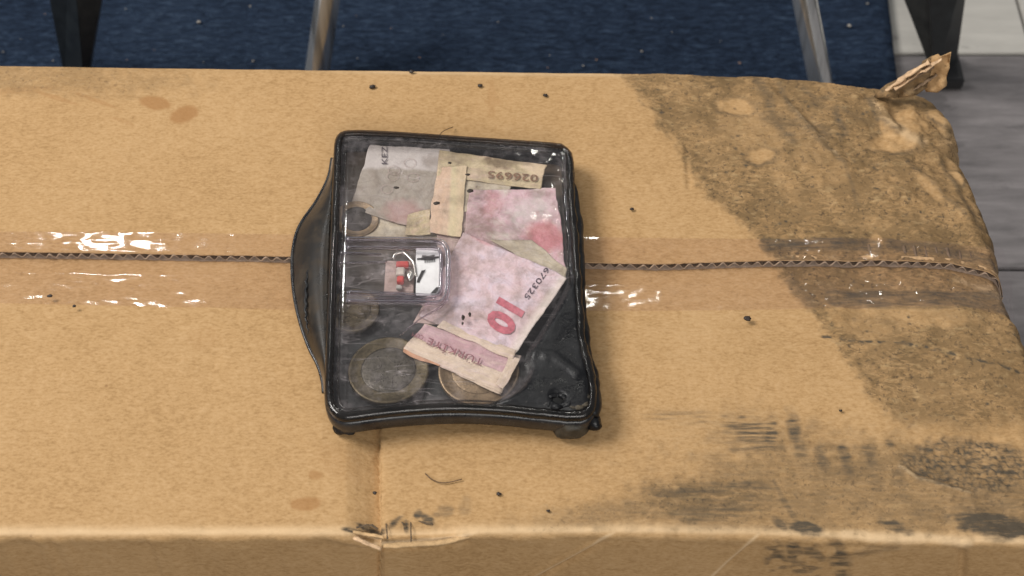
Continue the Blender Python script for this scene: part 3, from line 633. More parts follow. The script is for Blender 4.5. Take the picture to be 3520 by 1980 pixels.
# ================================================================== THE MELTED PLASTIC BOX
ZT = 0.0105
OUT = [(1143, 520), (1148, 470), (1178, 447), (1330, 452), (1500, 464), (1700, 478), (1900, 491), (1950, 502), (1974, 530), (1979, 590), (1980, 690), (1992, 770), (1997, 900), (2004, 950), (2010, 1040), (2016, 1150), (2030, 1225), (2050, 1290), (2057, 1370), (2050, 1425), (2010, 1452), (1900, 1447), (1760, 1432), (1620, 1424), (1500, 1424), (1350, 1434), (1250, 1446), (1180, 1456), (1143, 1440), (1117, 1405), (1110, 1340), (1116, 1200), (1122, 1000), (1132, 800), (1139, 640)]
NR = 260
ring = smooth_closed(np.array([P(a, b, ZT)[:2] for a, b in OUT]), NR)
def warp(xy):
    px, py = Q(np.column_stack([xy, np.full(len(xy), ZT)]))
    return 0.0007 * np.exp(-((px - 1600) / 330) ** 2) * sstep(1150, 1420, py) + 0.0006 * sstep(1650, 2000, px) * (fbm(px / 60, py / 60, 201, 3) - .5)
def rings(prof, jit=0.0):
    out = []
    for off, z in prof:
        r = offset_ring(ring, off * 1e-3)
        zz = z * 1e-3 + warp(r) * (1 if z > 2.9 else 0.8)
        if jit:
            px, py = Q(np.column_stack([r, np.full(len(r), ZT)])); k = jit * sstep(1700, 1990, px) * (fbm(px / 26, py / 26, 203, 3) - .5) * 2
            r = r + k[:, None] * np.array([1, 0.3]); zz = zz + k * .6
        out.append(np.column_stack([r, zz]))
    return out
base_c = P(1590, 1000, 0.0)
pbox = empty('plastic_box', base_c, 'small black plastic box with clear lid, scorched and melted, holding money', 'box')
link('tray_rim', loft('tray_rim', rings([(3.9, 3.4), (3.4, 2.6), (1.4, 2.4), (0.5, 3.4), (0.1, 5.2), (0.0, 7.2), (0.3, 8.8), (1.0, 9.4), (2.0, 9.3), (2.6, 8.4), (3.0, 6.4), (3.5, 4.6), (3.9, 3.4)], 0.0006)), M_BLACK, pbox)
# tray floor
fv, fF = fill(offset_ring(ring, 0.0030), 0.0011)
fV = np.column_stack([fv, 0.0036 + warp(fv) * 0.6 + 0.0006 * (fbm(fv[:, 0] * 180, fv[:, 1] * 180, 205, 3) - .5)])
me = mesh_np('tray_floor', fV, fF); px, py = Q(fV)
soot = np.clip(sstep(700, 1150, py + (px - 1500) * 0.35 + 160 * (fbm(px / 90, py / 90, 207, 3) - .5)), 0, 1)
set_attr(me, 'marks', np.stack([soot, soot, soot, soot], -1)); link('tray_floor', me, M_TRAYF, pbox)
# lid
lid = rings([(1.4, 9.0), (0.95, 9.9), (0.9, 10.9), (1.4, 11.7), (2.2, 11.8), (2.9, 11.2), (3.2, 10.7), (4.2, 10.5), (5.6, 10.7), (6.3, 10.75)], 0.0005)
lip_v, lip_F = fill(lid[-1][:, :2], 0.0013)
nb = len(lid[0]); LV = np.concatenate(lid[:-1] + [lid[-1]])
zin = warp(lip_v) + 0.01075 + 0.0003 * (fbm(lip_v[:, 0] * 110, lip_v[:, 1] * 110, 209, 3) - .5) * sstep(0, .006, np.min(np.hypot(lip_v[:, :1] - lid[-1][:, 0], lip_v[:, 1:] - lid[-1][:, 1]), 1))
bmL = bmesh.new(); me0 = loft('lid', lid[5:]); bmL.from_mesh(me0)
me1 = mesh_np('lid_sheet', np.column_stack([lip_v, zin]), lip_F); bmL.from_mesh(me1)
bmesh.ops.remove_doubles(bmL, verts=list(bmL.verts), dist=0.00012)
for f in bmL.faces: f.smooth = True
bmesh.ops.recalc_face_normals(bmL, faces=list(bmL.faces))
lid_me = bpy.data.meshes.new('lid'); bmL.to_mesh(lid_me); bmL.free()
o_lid = link('lid', lid_me, M_LID, pbox, label='clear plastic lid, scratched and dusty')
sd = o_lid.modifiers.new('thickness', 'SOLIDIFY'); sd.thickness = 0.0005; sd.offset = -1
M_RIM = mat_film('smoky_rim_plastic', (0.50, 0.47, 0.45), 0.16, 0.12, 0.05, 0.0, 0.25, (0.05, 0.045, 0.042), 0.8, stretch=(1, 1, 1))
o_rim = link('lid_rim', loft('lid_rim', lid[:6]), M_RIM, pbox); sd = o_rim.modifiers.new('thickness', 'SOLIDIFY'); sd.thickness = 0.0005; sd.offset = -1
# moulded lip running round inside the lid rim
lip = [offset_ring(ring, 0.0046)]
c = np.column_stack([lip[0], 0.0106 + warp(lip[0])]); c = np.vstack([c, c[:1]])
link('lid_lip', tube('lid_lip', c, 0.00035, 8, False), M_RIM, o_lid)
# compartment moulded into the lid: U of clear walls open to the left
def bead(name, pts, rad, z, mat=M_GLASS, flat=1.0, n=70):
    q = spline([P(a, b, z) for a, b in pts], n); return tube(name, q, rad, 10, True, flat=flat)
UO = [(1186, 822), (1300, 822), (1420, 824), (1505, 827), (1532, 845), (1541, 880), (1541, 940), (1539, 1000), (1526, 1030), (1500, 1042), (1420, 1040), (1300, 1040), (1190, 1036)]
UI = [(1188, 852), (1300, 852), (1420, 853), (1496, 855), (1512, 866), (1516, 890), (1516, 940), (1514, 990), (1508, 1008), (1490, 1016), (1420, 1014), (1300, 1012), (1192, 1006)]
comp = link('compartment', bead('compartment', UO, 0.0009, 0.0122), M_GLASS, pbox, label='small clear compartment moulded into the lid, open on the left')
link('inner_wall', bead('inner_wall', UI, 0.0007, 0.0118), M_GLASS, comp)
def wallstrip(pts, z0, z1, th):
    q = spline([P(a, b, 0.0) for a, b in pts], 70)[:, :2]
    q0 = spline([P(a, b, z1) for a, b in pts], 70)[:, :2]
    t = np.gradient(q0, axis=0); t /= np.linalg.norm(t, axis=1)[:, None]; nr_ = np.stack([-t[:, 1], t[:, 0]], 1) * th / 2
    V = [np.column_stack([q0 + s_ * nr_, np.full(70, z)]) for s_, z in ((1, z0), (1, z1), (-1, z1), (-1, z0), (1, z0))]
    return mesh_np('wall', np.array(V), grid_faces(5, 70))
link('outer_wall', wallstrip(UO, 0.0100, 0.0118, 0.0006), M_LID, comp)
qo = spline([P(a, b, .0120) for a, b in UO], 70); qi = spline([P(a, b, .0120) for a, b in UI], 70)
M_BAND = mat_film('cloudy_moulded_plastic', (0.86, 0.84, 0.86), 0.12, 0.3, 0.03, 0.0, 0.30, (0.42, 0.38, 0.41), stretch=(0.25, 1, 1), s1=120)
link('moulded_band', mesh_np('moulded_band', np.array([qo + (qi - qo) * k + np.array([0, 0, -.0006 * math.sin(k * math.pi)]) for k in np.linspace(0, 1, 8)]), grid_faces(8, 70)), M_BAND, comp)
link('compartment_top', mesh_np('compartment_top', np.array([P(a, b, 0.0119) for a, b in [(1190, 850), (1330, 850), (1490, 852), (1512, 868), (1514, 930), (1512, 1000), (1490, 1014), (1330, 1012), (1190, 1006)]]), [tuple(range(9))], False), M_LID, comp)
for pts, r in [([(1170, 870), (1240, 872), (1310, 876)], .0005), ([(1165, 905), (1250, 903), (1330, 900)], .0004), ([(1200, 1000), (1300, 1003), (1390, 1008)], .00035), ([(1260, 1026), (1400, 1028), (1500, 1026)], .0004)]:
    link('moulded_rail', bead('moulded_rail', pts, r, 0.0118, n=20), M_GLASS, comp)
# left guide bar along the edge of the lid
link('guide_strip', bead('guide_strip', [(1150, 800), (1146, 900), (1142, 1000), (1140, 1100)], 0.0011, 0.0112, flat=.4, n=24), M_GLASS, o_lid)

# smoky melted side flange on the left
fo = spline([(1141, 545), (1128, 610), (1088, 690), (1030, 775), (1008, 850), (1004, 930), (1012, 1020), (1032, 1110), (1062, 1195), (1092, 1255), (1108, 1310), (1112, 1350)], 70)
fi = spline([(1146, 545), (1142, 610), (1140, 690), (1137, 775), (1134, 850), (1132, 930), (1130, 1020), (1128, 1110), (1125, 1195), (1121, 1255), (1118, 1310), (1116, 1350)], 70)
Vf = []
for k in np.linspace(0, 1, 18):
    pz = 0.0072 * (1 - k ** 1.6) + 0.0011
    pz = pz + 0.0014 * math.sin(k * math.pi) * np.sin(np.linspace(0, math.pi, 70))
    xy = fi + (fo - fi) * k
    Vf.append(np.array([P(x, y, float(z_)) for (x, y), z_ in zip(xy, pz)]))
me = mesh_np('side_flange', np.array(Vf), grid_faces(18, 70))
o = link('side_flange', me, M_SMOKE, pbox, label='smoky bulging melted flange with a split along it')
s_ = o.modifiers.new('thickness', 'SOLIDIFY'); s_.thickness = 0.0007; s_.offset = -1
link('flange_edge', tube('flange_edge', [P(x, y, 0.0012) for x, y in fo], 0.0006, 8), M_BLACK, o)
cr = spline([(1068, 890), (1056, 950), (1051, 1020), (1052, 1090), (1060, 1150)], 30)
link('split', tube('split', [P(x, y, 0.0066) + np.array([0.0003 * math.sin(i * 1.9), 0, 0]) for i, (x, y) in enumerate(cr)], 0.0006 * np.sin(np.linspace(0.15, math.pi - .15, 30)), 7, flat=.5), M_CHAR, o)

# melted film filling the lower right corner
poly = smooth_closed(np.array([P(a, b, 0.010)[:2] for a, b in [(1795, 1235), (1870, 1120), (1940, 1000), (1975, 900), (2000, 1000), (2012, 1160), (2036, 1270), (2044, 1370), (2034, 1425), (1900, 1430), (1740, 1415), (1690, 1395), (1770, 1350), (1815, 1290)]]), 160)
q, mF = fill(poly, 0.0007); px, py = Q(np.column_stack([q, np.full(len(q), 0.01)]))
de = np.min(np.hypot(q[:, :1] - poly[:, 0], q[:, 1:] - poly[:, 1]), 1)
z = 0.0099 + 0.0019 * sstep(0, .003, de) + 0.0007 * (fbm(px / 110, py / 90, 221, 3) - .5) + 0.0011 * sstep(1200, 1420, py)
z += 0.0006 * stroke(px, py, [(1800, 1180), (1815, 1210), (1850, 1228), (1900, 1232), (1950, 1268), (1985, 1300)], 13, .9)
z -= 0.0006 * stroke(px, py, [(1845, 1240), (1820, 1290), (1790, 1335)], 18, .9) + 0.0012 * ell(px, py, 1917, 1380, 26, 20, 0, .4, .2)
o = link('melted_film', mesh_np('melted_film', np.column_stack([q, z]), mF), M_CHAR, pbox, label='black melted film filling the lower right corner of the lid')
a = np.linspace(0, 2 * np.pi, 41); rim = np.array([P(1917 + 33 * math.cos(t) * (1 + .25 * math.sin(3 * t + 1)), 1380 + 24 * math.sin(t) * (1 + .2 * math.cos(2 * t)), .0122 + .0004 * math.sin(5 * t)) for t in a])
link('burnt_hole_rim', tube('burnt_hole_rim', rim, .0007 * (.35 + 1.5 * fbm(a * 1.7, a * 0, 231, 3)), 9, False), M_CHAR, o)
link('burnt_hole', lump('burnt_hole', P(1917, 1380, .0118), .0021, 3, .2, 2, 16, 9, (1.1, 1, .18)), simple('burnt_pit', (0.002, 0.002, 0.002), .9), o)
for k, (x, y, r) in enumerate([(1978, 1378, .0013), (2000, 1372, .0012), (1990, 1398, .0012), (2012, 1390, .0010), (1968, 1398, .0009), (2018, 1362, .0009)]):
    link('burnt_blister', lump('burnt_blister', P(x, y, 0.0120), r, k, .7, 2.6, 14, 9, (1.3, .9, .5)), M_STUB, o)
# molten ridge along the right edge
yy = np.linspace(640, 1430, 90); xx = np.interp(yy, [600, 780, 950, 1150, 1225, 1290, 1400, 1430], [1978, 1990, 2001, 2013, 2027, 2047, 2053, 2046]) - 8 + 8 * (fbm(yy / 40, yy * 0, 233, 3) - .5)
link('melted_ridge', tube('melted_ridge', [P(x, y, .0078 + .0012 * fbm(np.array(y / 50), np.array(0.), 235, 2)) for x, y in zip(xx, yy)], .0012 + .0014 * fbm(yy / 60, yy * 0, 237, 3) * sstep(640, 760, yy), 12), M_CHAR, pbox)
# feet
link('foot', lump('foot', P(1186, 1462, 0.0026), 0.0034, 51, .4, 2.0, 20, 12, (1.15, .9, .8)), M_CHAR, pbox)
link('foot', lump('foot', P(1960, 1462, 0.0040), 0.0056, 52, .3, 1.8, 24, 14, (1.1, .9, .78)), M_STUB, pbox, label='charred stub of a foot at the lower right corner')
link('foot', lump('foot', P(2040, 1455, 0.0052), 0.0026, 53, .4, 2.0, 16, 10), M_CHAR, pbox)
for a, b in ((1190, 540), (1930, 575)):
    link('foot', lump('foot', P(a, b, 0.0013) , 0.0030, 54, .2, 2.0, 16, 10, (1, 1, .5)), M_CHAR, pbox)

# ================================================================== WHAT LIES IN THE BOX
def mat_coin(name, c0, c1, tarn):
    M = MT(name); v = M.coord(); n = M.noise(v, 240, 5, 0.65); n2 = M.noise(v, 900, 4, .6, .5)
    c = M.mix(M.ramp(n, [(0.35, 0.0), (0.68, 1.0)]), c0, c1); c = M.mix(M.ramp(n2, [(0.5, 0.0), (0.7, tarn)]), c, tuple(k * .35 for k in c0))
    return M.done(M.bsdf(c, M.ramp(n, [(0.3, .34), (0.7, .58)]), M.bump(M.math('ADD', n, n2), 0.35, 0.0004), 0.75))
M_BRASS = mat_coin('tarnished_brass', (0.082, 0.064, 0.038), (0.125, 0.099, 0.060), .6)
M_NICKEL = mat_coin('dull_nickel', (0.072, 0.063, 0.052), (0.105, 0.093, 0.077), .6)
M_COPPER = mat_coin('dirty_copper', (0.19, 0.135, 0.085), (0.31, 0.225, 0.145), .5)
def disc(prof, c, tiltv, n=64):
    R = Vector((0, 0, 1)).rotation_difference(Vector(tiltv).normalized()).to_matrix()
    a = np.linspace(0, 2 * np.pi, n, endpoint=False); rr = []
    for r, z in prof:
        q = np.stack([r * np.cos(a), r * np.sin(a), np.full(n, z)], -1) * 1e-3; rr.append(q @ np.array(R).T + np.array(c))
    return rr
def coin(cx, cy, dia, z, tilt, mats, label, bimetal=True):
    c = P(cx, cy, z); e = empty('coin', c, label, 'coin', 'coins in the plastic box'); r = dia / 2; t = 0.95
    link('rim', loft('rim', disc([(r * .68, -t), (r * .97, -t), (r, -t * .8), (r, t * .8), (r * .98, t), (r * .93, t), (r * .915, t * .84), (r * .68, t * .80)], c, tilt)), mats[0], e)
    link('centre', loft('centre', disc([(r * .675, -t * .9), (r * .675, t * .74), (r * .65, t * .86), (r * .4, t * .88), (r * .1, t * .9)], c, tilt), True, True), mats[1], e)
    # relief on the face
    R = np.array(Vector((0, 0, 1)).rotation_difference(Vector(tilt).normalized()).to_matrix())
    for k in range(7):
        a = k * 1.37 + 0.4 * (k % 2) + cx; p0 = np.array([math.cos(a) * r * .5, math.sin(a) * r * .5, t * .88]); p1 = np.array([math.cos(a + .5) * r * .2, math.sin(a + .5) * r * .25, t * .92]); p2 = np.array([math.cos(a + 1.3) * r * .42, math.sin(a + 1.0) * r * .42, t * .88])
        q = spline(np.array([p0, p1, p2]), 12) * 1e-3 @ R.T + c
        link('relief', tube('relief', q, 0.0002, 6, flat=.35), mats[1], e)
coin(1336, 1276, 26.15, 0.0056, (-.02, .02, 1), (M_BRASS, M_NICKEL), 'whole two-tone coin in the lower left corner of the plastic box')
coin(1646, 1278, 26.15, 0.0056, (.0, -.03, 1), (M_COPPER, M_COPPER), 'coppery coin half hidden under the folded pink banknote')
coin(1214, 1070, 17.5, 0.0056, (-.02, .0, 1), (M_BRASS, M_BRASS), 'yellowish coin under the lower left corner of the clear compartment')
coin(1226, 757, 15.5, 0.0058, (.06, -.04, 1), (M_COPPER, simple('shaded_coin_face', (0.045, 0.038, 0.032), .5, .5)), 'coin with a shade-darkened face and a golden edge above the clear compartment')  # shade over the coin face is painted as a dark centre

# ---- banknotes
def mat_note(name, cols, pat, patscale=1.0, dirt=0.3, rot=0.5, t1=(0.60, 0.55, 0.54), t2=(0.5, 0.16, 0.18)):
    M = MT(name); v = M.coord('UV', (1, 1, 1)); n = M.noise(v, 3.2 * patscale, 4, .6, .6); n2 = M.noise(M.coord(), 300, 5, .65)
    c = M.ramp(n, [(0.30, cols[0]), (0.48, cols[1]), (0.66, cols[2])])
    vr = M.coord('UV', (1, 1, 1), (0, 0, rot))
    lines = M.ramp(M.wave(vr, 26 * patscale, 7.0, 1.4, 2), [(0.62, 0.0), (0.9, 1.0)])
    c = M.mix(M.math('MULTIPLY', lines, .3), c, pat)
    ro = M.ramp(M.voro(v, 5.5 * patscale, 'DISTANCE_TO_EDGE'), [(0.0, 1.0), (0.05, 0.0)])
    c = M.mix(M.math('MULTIPLY', ro, .22), c, tuple(k * .7 for k in pat))
    fine = M.ramp(M.wave(M.coord('UV', (1, 1, 1), (0, 0, rot + 1.2)), 60 * patscale, 3.0, 2.5, 3), [(0.70, 0.0), (0.95, 1.0)])
    msk = M.ramp(M.noise(v, 6 * patscale, 3), [(0.50, 0.0), (0.58, 1.0)])
    c = M.mix(M.math('MULTIPLY', M.math('MULTIPLY', fine, msk), .4), c, tuple(k * .6 for k in pat))
    c = M.mix(M.math('MULTIPLY', M.ramp(n2, [(0.46, 0.0), (0.72, 1.0)]), dirt), c, (0.20, 0.15, 0.115))
    so = M.noise(M.coord(), 75, 5, .7, .4); a1, a2, a3, _ = M.attr('marks'); nz = M.ramp(so, [(0.35, 0.55), (0.6, 1.0)])
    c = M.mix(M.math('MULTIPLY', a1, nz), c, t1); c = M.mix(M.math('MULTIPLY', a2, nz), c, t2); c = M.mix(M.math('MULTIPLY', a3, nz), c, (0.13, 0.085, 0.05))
    c = M.mix(M.math('MULTIPLY', M.ramp(so, [(0.50, 0.0), (0.70, 1.0)]), dirt * 1.1), c, (0.16, 0.12, 0.095))
    cr = M.ramp(M.voro(M.coord(rot=(0, 0, .6)), 95, 'DISTANCE_TO_EDGE'), [(0.0, 0.0), (0.10, 1.0)])
    h = M.math('ADD', n2, M.math('ADD', M.math('MULTIPLY', cr, .25), M.math('MULTIPLY', so, 2.2)))
    return M.done(M.bsdf(c, .72, M.bump(h, .35, .0009), spec=.25))
M_PINK = mat_note('pink_banknote', ((0.56, 0.42, 0.41), (0.67, 0.53, 0.56), (0.67, 0.59, 0.67)), (0.60, 0.36, 0.42), 1.4, dirt=.48, t1=(0.74, 0.66, 0.58))
M_PINK2 = mat_note('pale_pink_banknote', ((0.56, 0.45, 0.42), (0.64, 0.46, 0.51), (0.62, 0.57, 0.51)), (0.56, 0.20, 0.26), 1.3, .5)
M_STRIP = mat_note('mauve_banknote', ((0.50, 0.32, 0.33), (0.54, 0.36, 0.39), (0.64, 0.49, 0.45)), (0.40, 0.18, 0.23), .8, .3, 1.2)
M_CREAM = mat_note('cream_banknote_edge', ((0.55, 0.43, 0.33), (0.66, 0.54, 0.43), (0.64, 0.51, 0.46)), (0.55, 0.38, 0.30), 1, .3)
M_OLIVE = mat_note('olive_banknote', ((0.44, 0.37, 0.27), (0.54, 0.46, 0.35), (0.60, 0.53, 0.43)), (0.33, 0.30, 0.24), 1.2, .4)
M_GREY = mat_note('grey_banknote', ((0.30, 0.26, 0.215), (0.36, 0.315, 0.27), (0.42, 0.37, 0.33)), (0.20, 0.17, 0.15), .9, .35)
M_WHITE = mat_note('whitish_banknote', ((0.55, 0.50, 0.49), (0.62, 0.58, 0.57), (0.70, 0.66, 0.65)), (0.40, 0.36, 0.36), .9, .3)
M_PEACH = mat_note('peach_banknote', ((0.58, 0.41, 0.29), (0.65, 0.47, 0.35), (0.63, 0.49, 0.36)), (0.48, 0.30, 0.21), 1.0, .35, t2=(0.60, 0.53, 0.33))
M_YELL = mat_note('yellowish_banknote', ((0.45, 0.37, 0.23), (0.58, 0.48, 0.31), (0.57, 0.43, 0.32)), (0.30, 0.20, 0.13), 1.2, .5, t1=(0.72, 0.56, 0.40))
M_RED = mat_note('red_banknote', ((0.52, 0.16, 0.18), (0.56, 0.21, 0.23), (0.62, 0.34, 0.35)), (0.42, 0.10, 0.12), 1.2, .35)
M_BROWNISH = mat_note('worn_banknote', ((0.40, 0.30, 0.27), (0.48, 0.36, 0.34), (0.46, 0.38, 0.32)), (0.34, 0.22, 0.21), 1.2, .45)
def zpaper(xy, z0, amp, seed, tilt=(0, 0), c=(0, 0), fr=90):
    return z0 + amp * (fbm(xy[..., 0] * fr + 3, xy[..., 1] * fr + 3, seed, 3) - .5) * 2 + (xy[..., 0] - c[0]) * tilt[0] + (xy[..., 1] - c[1]) * tilt[1]
def sheet(name, quad, z, mat, parent, amp=.0003, seed=0, n=36, th=.00022, label=None, ragged=0.0, fr=90, bend=None, paint=None):
    q = np.array([P(a, b, z)[:2] for a, b in quad]); u, v = np.meshgrid(np.linspace(0, 1, n), np.linspace(0, 1, n), indexing='xy')
    if ragged:
        v0 = v; v = v * (1 - ragged * (fbm(u * 9, u * 0, seed + 9, 3))); 
    xy = (q[0] * ((1 - u) * (1 - v))[..., None] + q[1] * (u * (1 - v))[..., None] + q[2] * (u * v)[..., None] + q[3] * ((1 - u) * v)[..., None])
    xy = xy + 0.0007 * np.stack([fbm(xy[..., 0] * 160, xy[..., 1] * 160, seed + 21, 3) - .5, fbm(xy[..., 0] * 160, xy[..., 1] * 160, seed + 25, 3) - .5], -1) * 2
    zz = zpaper(xy, z, amp, seed, fr=fr)
    zz = zz + .0007 * (fbm(u * 1.3, v * 1.3, seed + 31, 1) - .5) * np.clip(np.abs(u - .5) + np.abs(v - .5) - .5, 0, 1) * 2
    if bend is not None: zz = zz + bend(u, v)
    V = np.concatenate([xy, zz[..., None]], -1); me = mesh_np(name, V, grid_faces(n, n)); set_uv(me, np.stack([u, v], -1).reshape(-1, 2))
    if paint is not None: px_, py_ = Q(V); set_attr(me, 'marks', np.stack([np.clip(k, 0, 1) for k in paint(px_, py_)], -1))
    o = link(name, me, mat, parent, label); m = o.modifiers.new('thickness', 'SOLIDIFY'); m.thickness = th; m.offset = -1; return o
M_INKR = simple('red_ink', (0.46, 0.125, 0.16), .7, nscale=600, namt=.3)
M_INKD = simple('dark_ink', (0.055, 0.04, 0.055), .7, nscale=600, namt=.3)
M_INKM = simple('mauve_ink', (0.22, 0.085, 0.10), .7, nscale=600, namt=.3)
M_INKB = simple('brown_ink', (0.20, 0.11, 0.065), .7, nscale=600, namt=.3)
def text(name, s, start, end, hpx, z, amp, seed, mat, parent, bold=0.0, lift=.00016, fr=90, space=1.0):
    """print s on a sheet, from pixel start to pixel end along the baseline, letters hpx tall"""
    cu = bpy.data.curves.new(name, 'FONT'); cu.body = s; cu.offset = bold; cu.space_character = space; cu.resolution_u = 3
    ob = bpy.data.objects.new(name, cu); me = bpy.data.meshes.new_from_object(ob); bpy.data.objects.remove(ob); bpy.data.curves.remove(cu)
    co = np.zeros(len(me.vertices) * 3, np.float32); me.vertices.foreach_get('co', co); co = co.reshape(-1, 3)
    x = (co[:, 0] - co[:, 0].min()) / (np.ptp(co[:, 0]) + 1e-9); cap = 0.69; y = co[:, 1] / cap
    a = np.array(start, float); b = np.array(end, float); d = b - a; L = np.linalg.norm(d); d /= L; up = np.array([d[1], -d[0]])
    # up as seen: rotate reading direction counter-clockwise on the picture
    pp = a + x[:, None] * L * d + y[:, None] * hpx * up
    W_ = P(pp[:, 0], pp[:, 1], z); W_[:, 2] = zpaper(W_[:, :2], z, amp, seed, fr=fr) + lift
    me.vertices.foreach_set('co', W_.astype(np.float32).ravel()); me.update(); me.name = name
    return link(name, me, mat, parent)

# 1 grey note, upper left
e = empty('banknote', P(1370, 620, .0062), 'grey-beige banknote lying in the upper left of the plastic box', 'banknote', 'banknotes in the plastic box')
o = sheet('note_sheet', [(1274, 498), (1545, 510), (1530, 818), (1203, 714)], .0066, M_GREY, e, .0003, 301, 80, paint=lambda x, y: (.85 * (1 - sstep(574, 590, y + 26 * (fbm(x / 40, y / 40, 3, 3) - .5))), .35 * ell(x, y, 1390, 730, 60, 40, 0, .6, .5), .5 * ell(x, y, 1480, 560, 30, 20, 0, .6, .5), 0 * x))  # pale upper band is the lid's glare painted into the note colour
text('printed_letters', 'KEZ', (1332, 566), (1332, 505), 20, .0066, .0003, 301, M_INKD, o, lift=.0004)
sheet('note_sheet', [(1240, 690), (1500, 690), (1500, 815), (1250, 815)], .0058, M_OLIVE, e, .0003, 303)
for k, (x, y) in enumerate([(1355, 585), (1410, 560), (1350, 605), (1420, 610), (1330, 650)]):
    a = np.linspace(0, 2 * np.pi, 26); z = .0069
    q = np.array([P(x + 20 * math.cos(t), y + 15 * math.sin(t), z + .0002) for t in a]); link('printed_ring', tube('printed_ring', q, .00008, 5, False, flat=.3), M_BROWNISH, o)
# 2 peach note, top
e = empty('banknote', P(1560, 640, .007), 'peach and yellowish banknote with brown serial number at the top', 'banknote', 'banknotes in the plastic box')
o = sheet('note_sheet', [(1508, 512), (1880, 568), (1858, 650), (1500, 604)], .0074, M_YELL, e, .00035, 311, 80, paint=lambda x, y: (.7 * ell(x, y, 1840, 580, 50, 24, 20, .5, .5), 0 * x, .9 * np.maximum(ell(x, y, 1720, 562, 46, 18, 15, .5, .9), .8 * ell(x, y, 1790, 555, 40, 10, 15, .5, .9)) + .4 * ell(x, y, 1560, 540, 60, 18, 0, .6, .9), 0 * x))
sheet('note_sheet', [(1504, 575), (1604, 570), (1584, 812), (1474, 798)], .0078, M_PEACH, e, .0003, 312, 70, paint=lambda x, y: (0 * x, .8 * sstep(1538, 1552, x + (y - 700) * .06) * (.6 + .4 * sstep(1580, 1560, x)), .3 * ell(x, y, 1560, 690, 40, 20, 0, .6, .9), 0 * x))
text('serial_number', '026695', (1850, 604), (1678, 590), 24, .0074, .00035, 311, M_INKB, o, .006, lift=.0005)
sheet('note_sheet', [(1500, 690), (1640, 640), (1660, 835), (1500, 830)], .0066, M_BROWNISH, e, .0006, 315)
sheet('note_sheet', [(1600, 610), (1760, 620), (1740, 700), (1590, 730)], .0070, M_OLIVE, e, .0005, 316)
sheet('note_sheet', [(1400, 735), (1480, 720), (1478, 806), (1390, 806)], .0072, M_YELL, e, .0004, 317)
# 3 pink note, right
e = empty('banknote', P(1780, 740, .007), 'crumpled pale pink banknote with a red patch at the upper right', 'banknote', 'banknotes in the plastic box')
sheet('note_sheet', [(1616, 655), (1912, 648), (1946, 928), (1590, 835)], .0076, M_PINK2, e, .0006, 321, 90, paint=lambda x, y: (.7 * ell(x, y, 1830, 730, 70, 50, -20, .6, .6), np.maximum(.85 * ell(x, y, 1875, 810, 72, 52, 30, .4, .5), .45 * ell(x, y, 1690, 700, 26, 50, 20, .5, .9)), .5 * ell(x, y, 1640, 780, 70, 70, 0, .7, .7) + .4 * ell(x, y, 1850, 665, 50, 14, 0, .6, .9), 0 * x))
sheet('note_sheet', [(1500, 690), (1640, 690), (1650, 1100), (1520, 1100)], .0064, M_BROWNISH, e, .0006, 324)
# 4 folded ten note
e = empty('banknote', P(1700, 1050, .008), 'folded pink banknote with a red 10 lying across the lower coins', 'banknote', 'banknotes in the plastic box')
sheet('note_fold', [(1690, 826), (1830, 822), (1948, 925), (1940, 970)], .0079, M_OLIVE, e, .0004, 331, label='olive inner fold showing above the pink face')
sheet('note_fold', [(1560, 860), (1700, 840), (1640, 1120), (1420, 1108)], .0078, M_BROWNISH, e, .0004, 332)
sheet('note_fold', [(1460, 1112), (1792, 1222), (1722, 1352), (1386, 1198)], .0074, M_CREAM, e, .0002, 333)
sheet('note_fold', [(1462, 1116), (1772, 1216), (1736, 1290), (1425, 1160)], .0080, M_STRIP, e, .0002, 334)
st = sheet('note_fold', [(1425, 1158), (1740, 1286), (1720, 1350), (1388, 1190)], .0082, M_CREAM, e, .0002, 335, bend=lambda u, v: -.0012 * v ** 2)
sheet('note_fold', [(1752, 1222), (1786, 1232), (1730, 1340), (1704, 1322)], .0084, M_CREAM, e, .0001, 336)
sheet('note_fold', [(1388, 1193), (1520, 1246), (1508, 1262), (1384, 1210)], .0072, simple('orange_paper_edge', (0.50, 0.27, 0.17), .8), e, .0001, 337)
sheet('note_fold', [(1528, 1100), (1776, 1205), (1766, 1236), (1500, 1126)], .0085, M_CREAM, e, .00012, 338, bend=lambda u, v: .0003 * np.sin(v * 3.1))
o = sheet('note_face', [(1592, 797), (1950, 955), (1772, 1214), (1440, 1085)], .0088, M_PINK, e, .00025, 339, 90, paint=lambda x, y: (.8 * sstep(40, 8, (1950 - x) * .82 - (y - 955) * .57 + 0 * x), .5 * ell(x, y, 1660, 828, 40, 8, 25, .5, .6), .42 * sstep(1660, 1570, x + (y - 900) * .25 + 60 * (fbm(x / 50, y / 50, 5, 3) - .5)), 0 * x), label='pink face with the red 10 and serial number')
text('printed_numeral', '10', (1722, 1024), (1668, 1116), 90, .0088, .00025, 339, M_INKR, o, .05, lift=.0003)
text('serial_number', '670325', (1876, 920), (1800, 1022), 19, .0088, .00025, 339, M_INKD, o, .0, lift=.0003)
text('printed_letters', 'TÜRKİYE', (1664, 1240), (1474, 1163), 24, .0082, .0002, 335, M_INKM, st, .0, lift=.0006)
text('printed_letters', 'CUM', (1458, 1158), (1420, 1144), 16, .0082, .0002, 335, M_INKM, st, .0, lift=.0006)
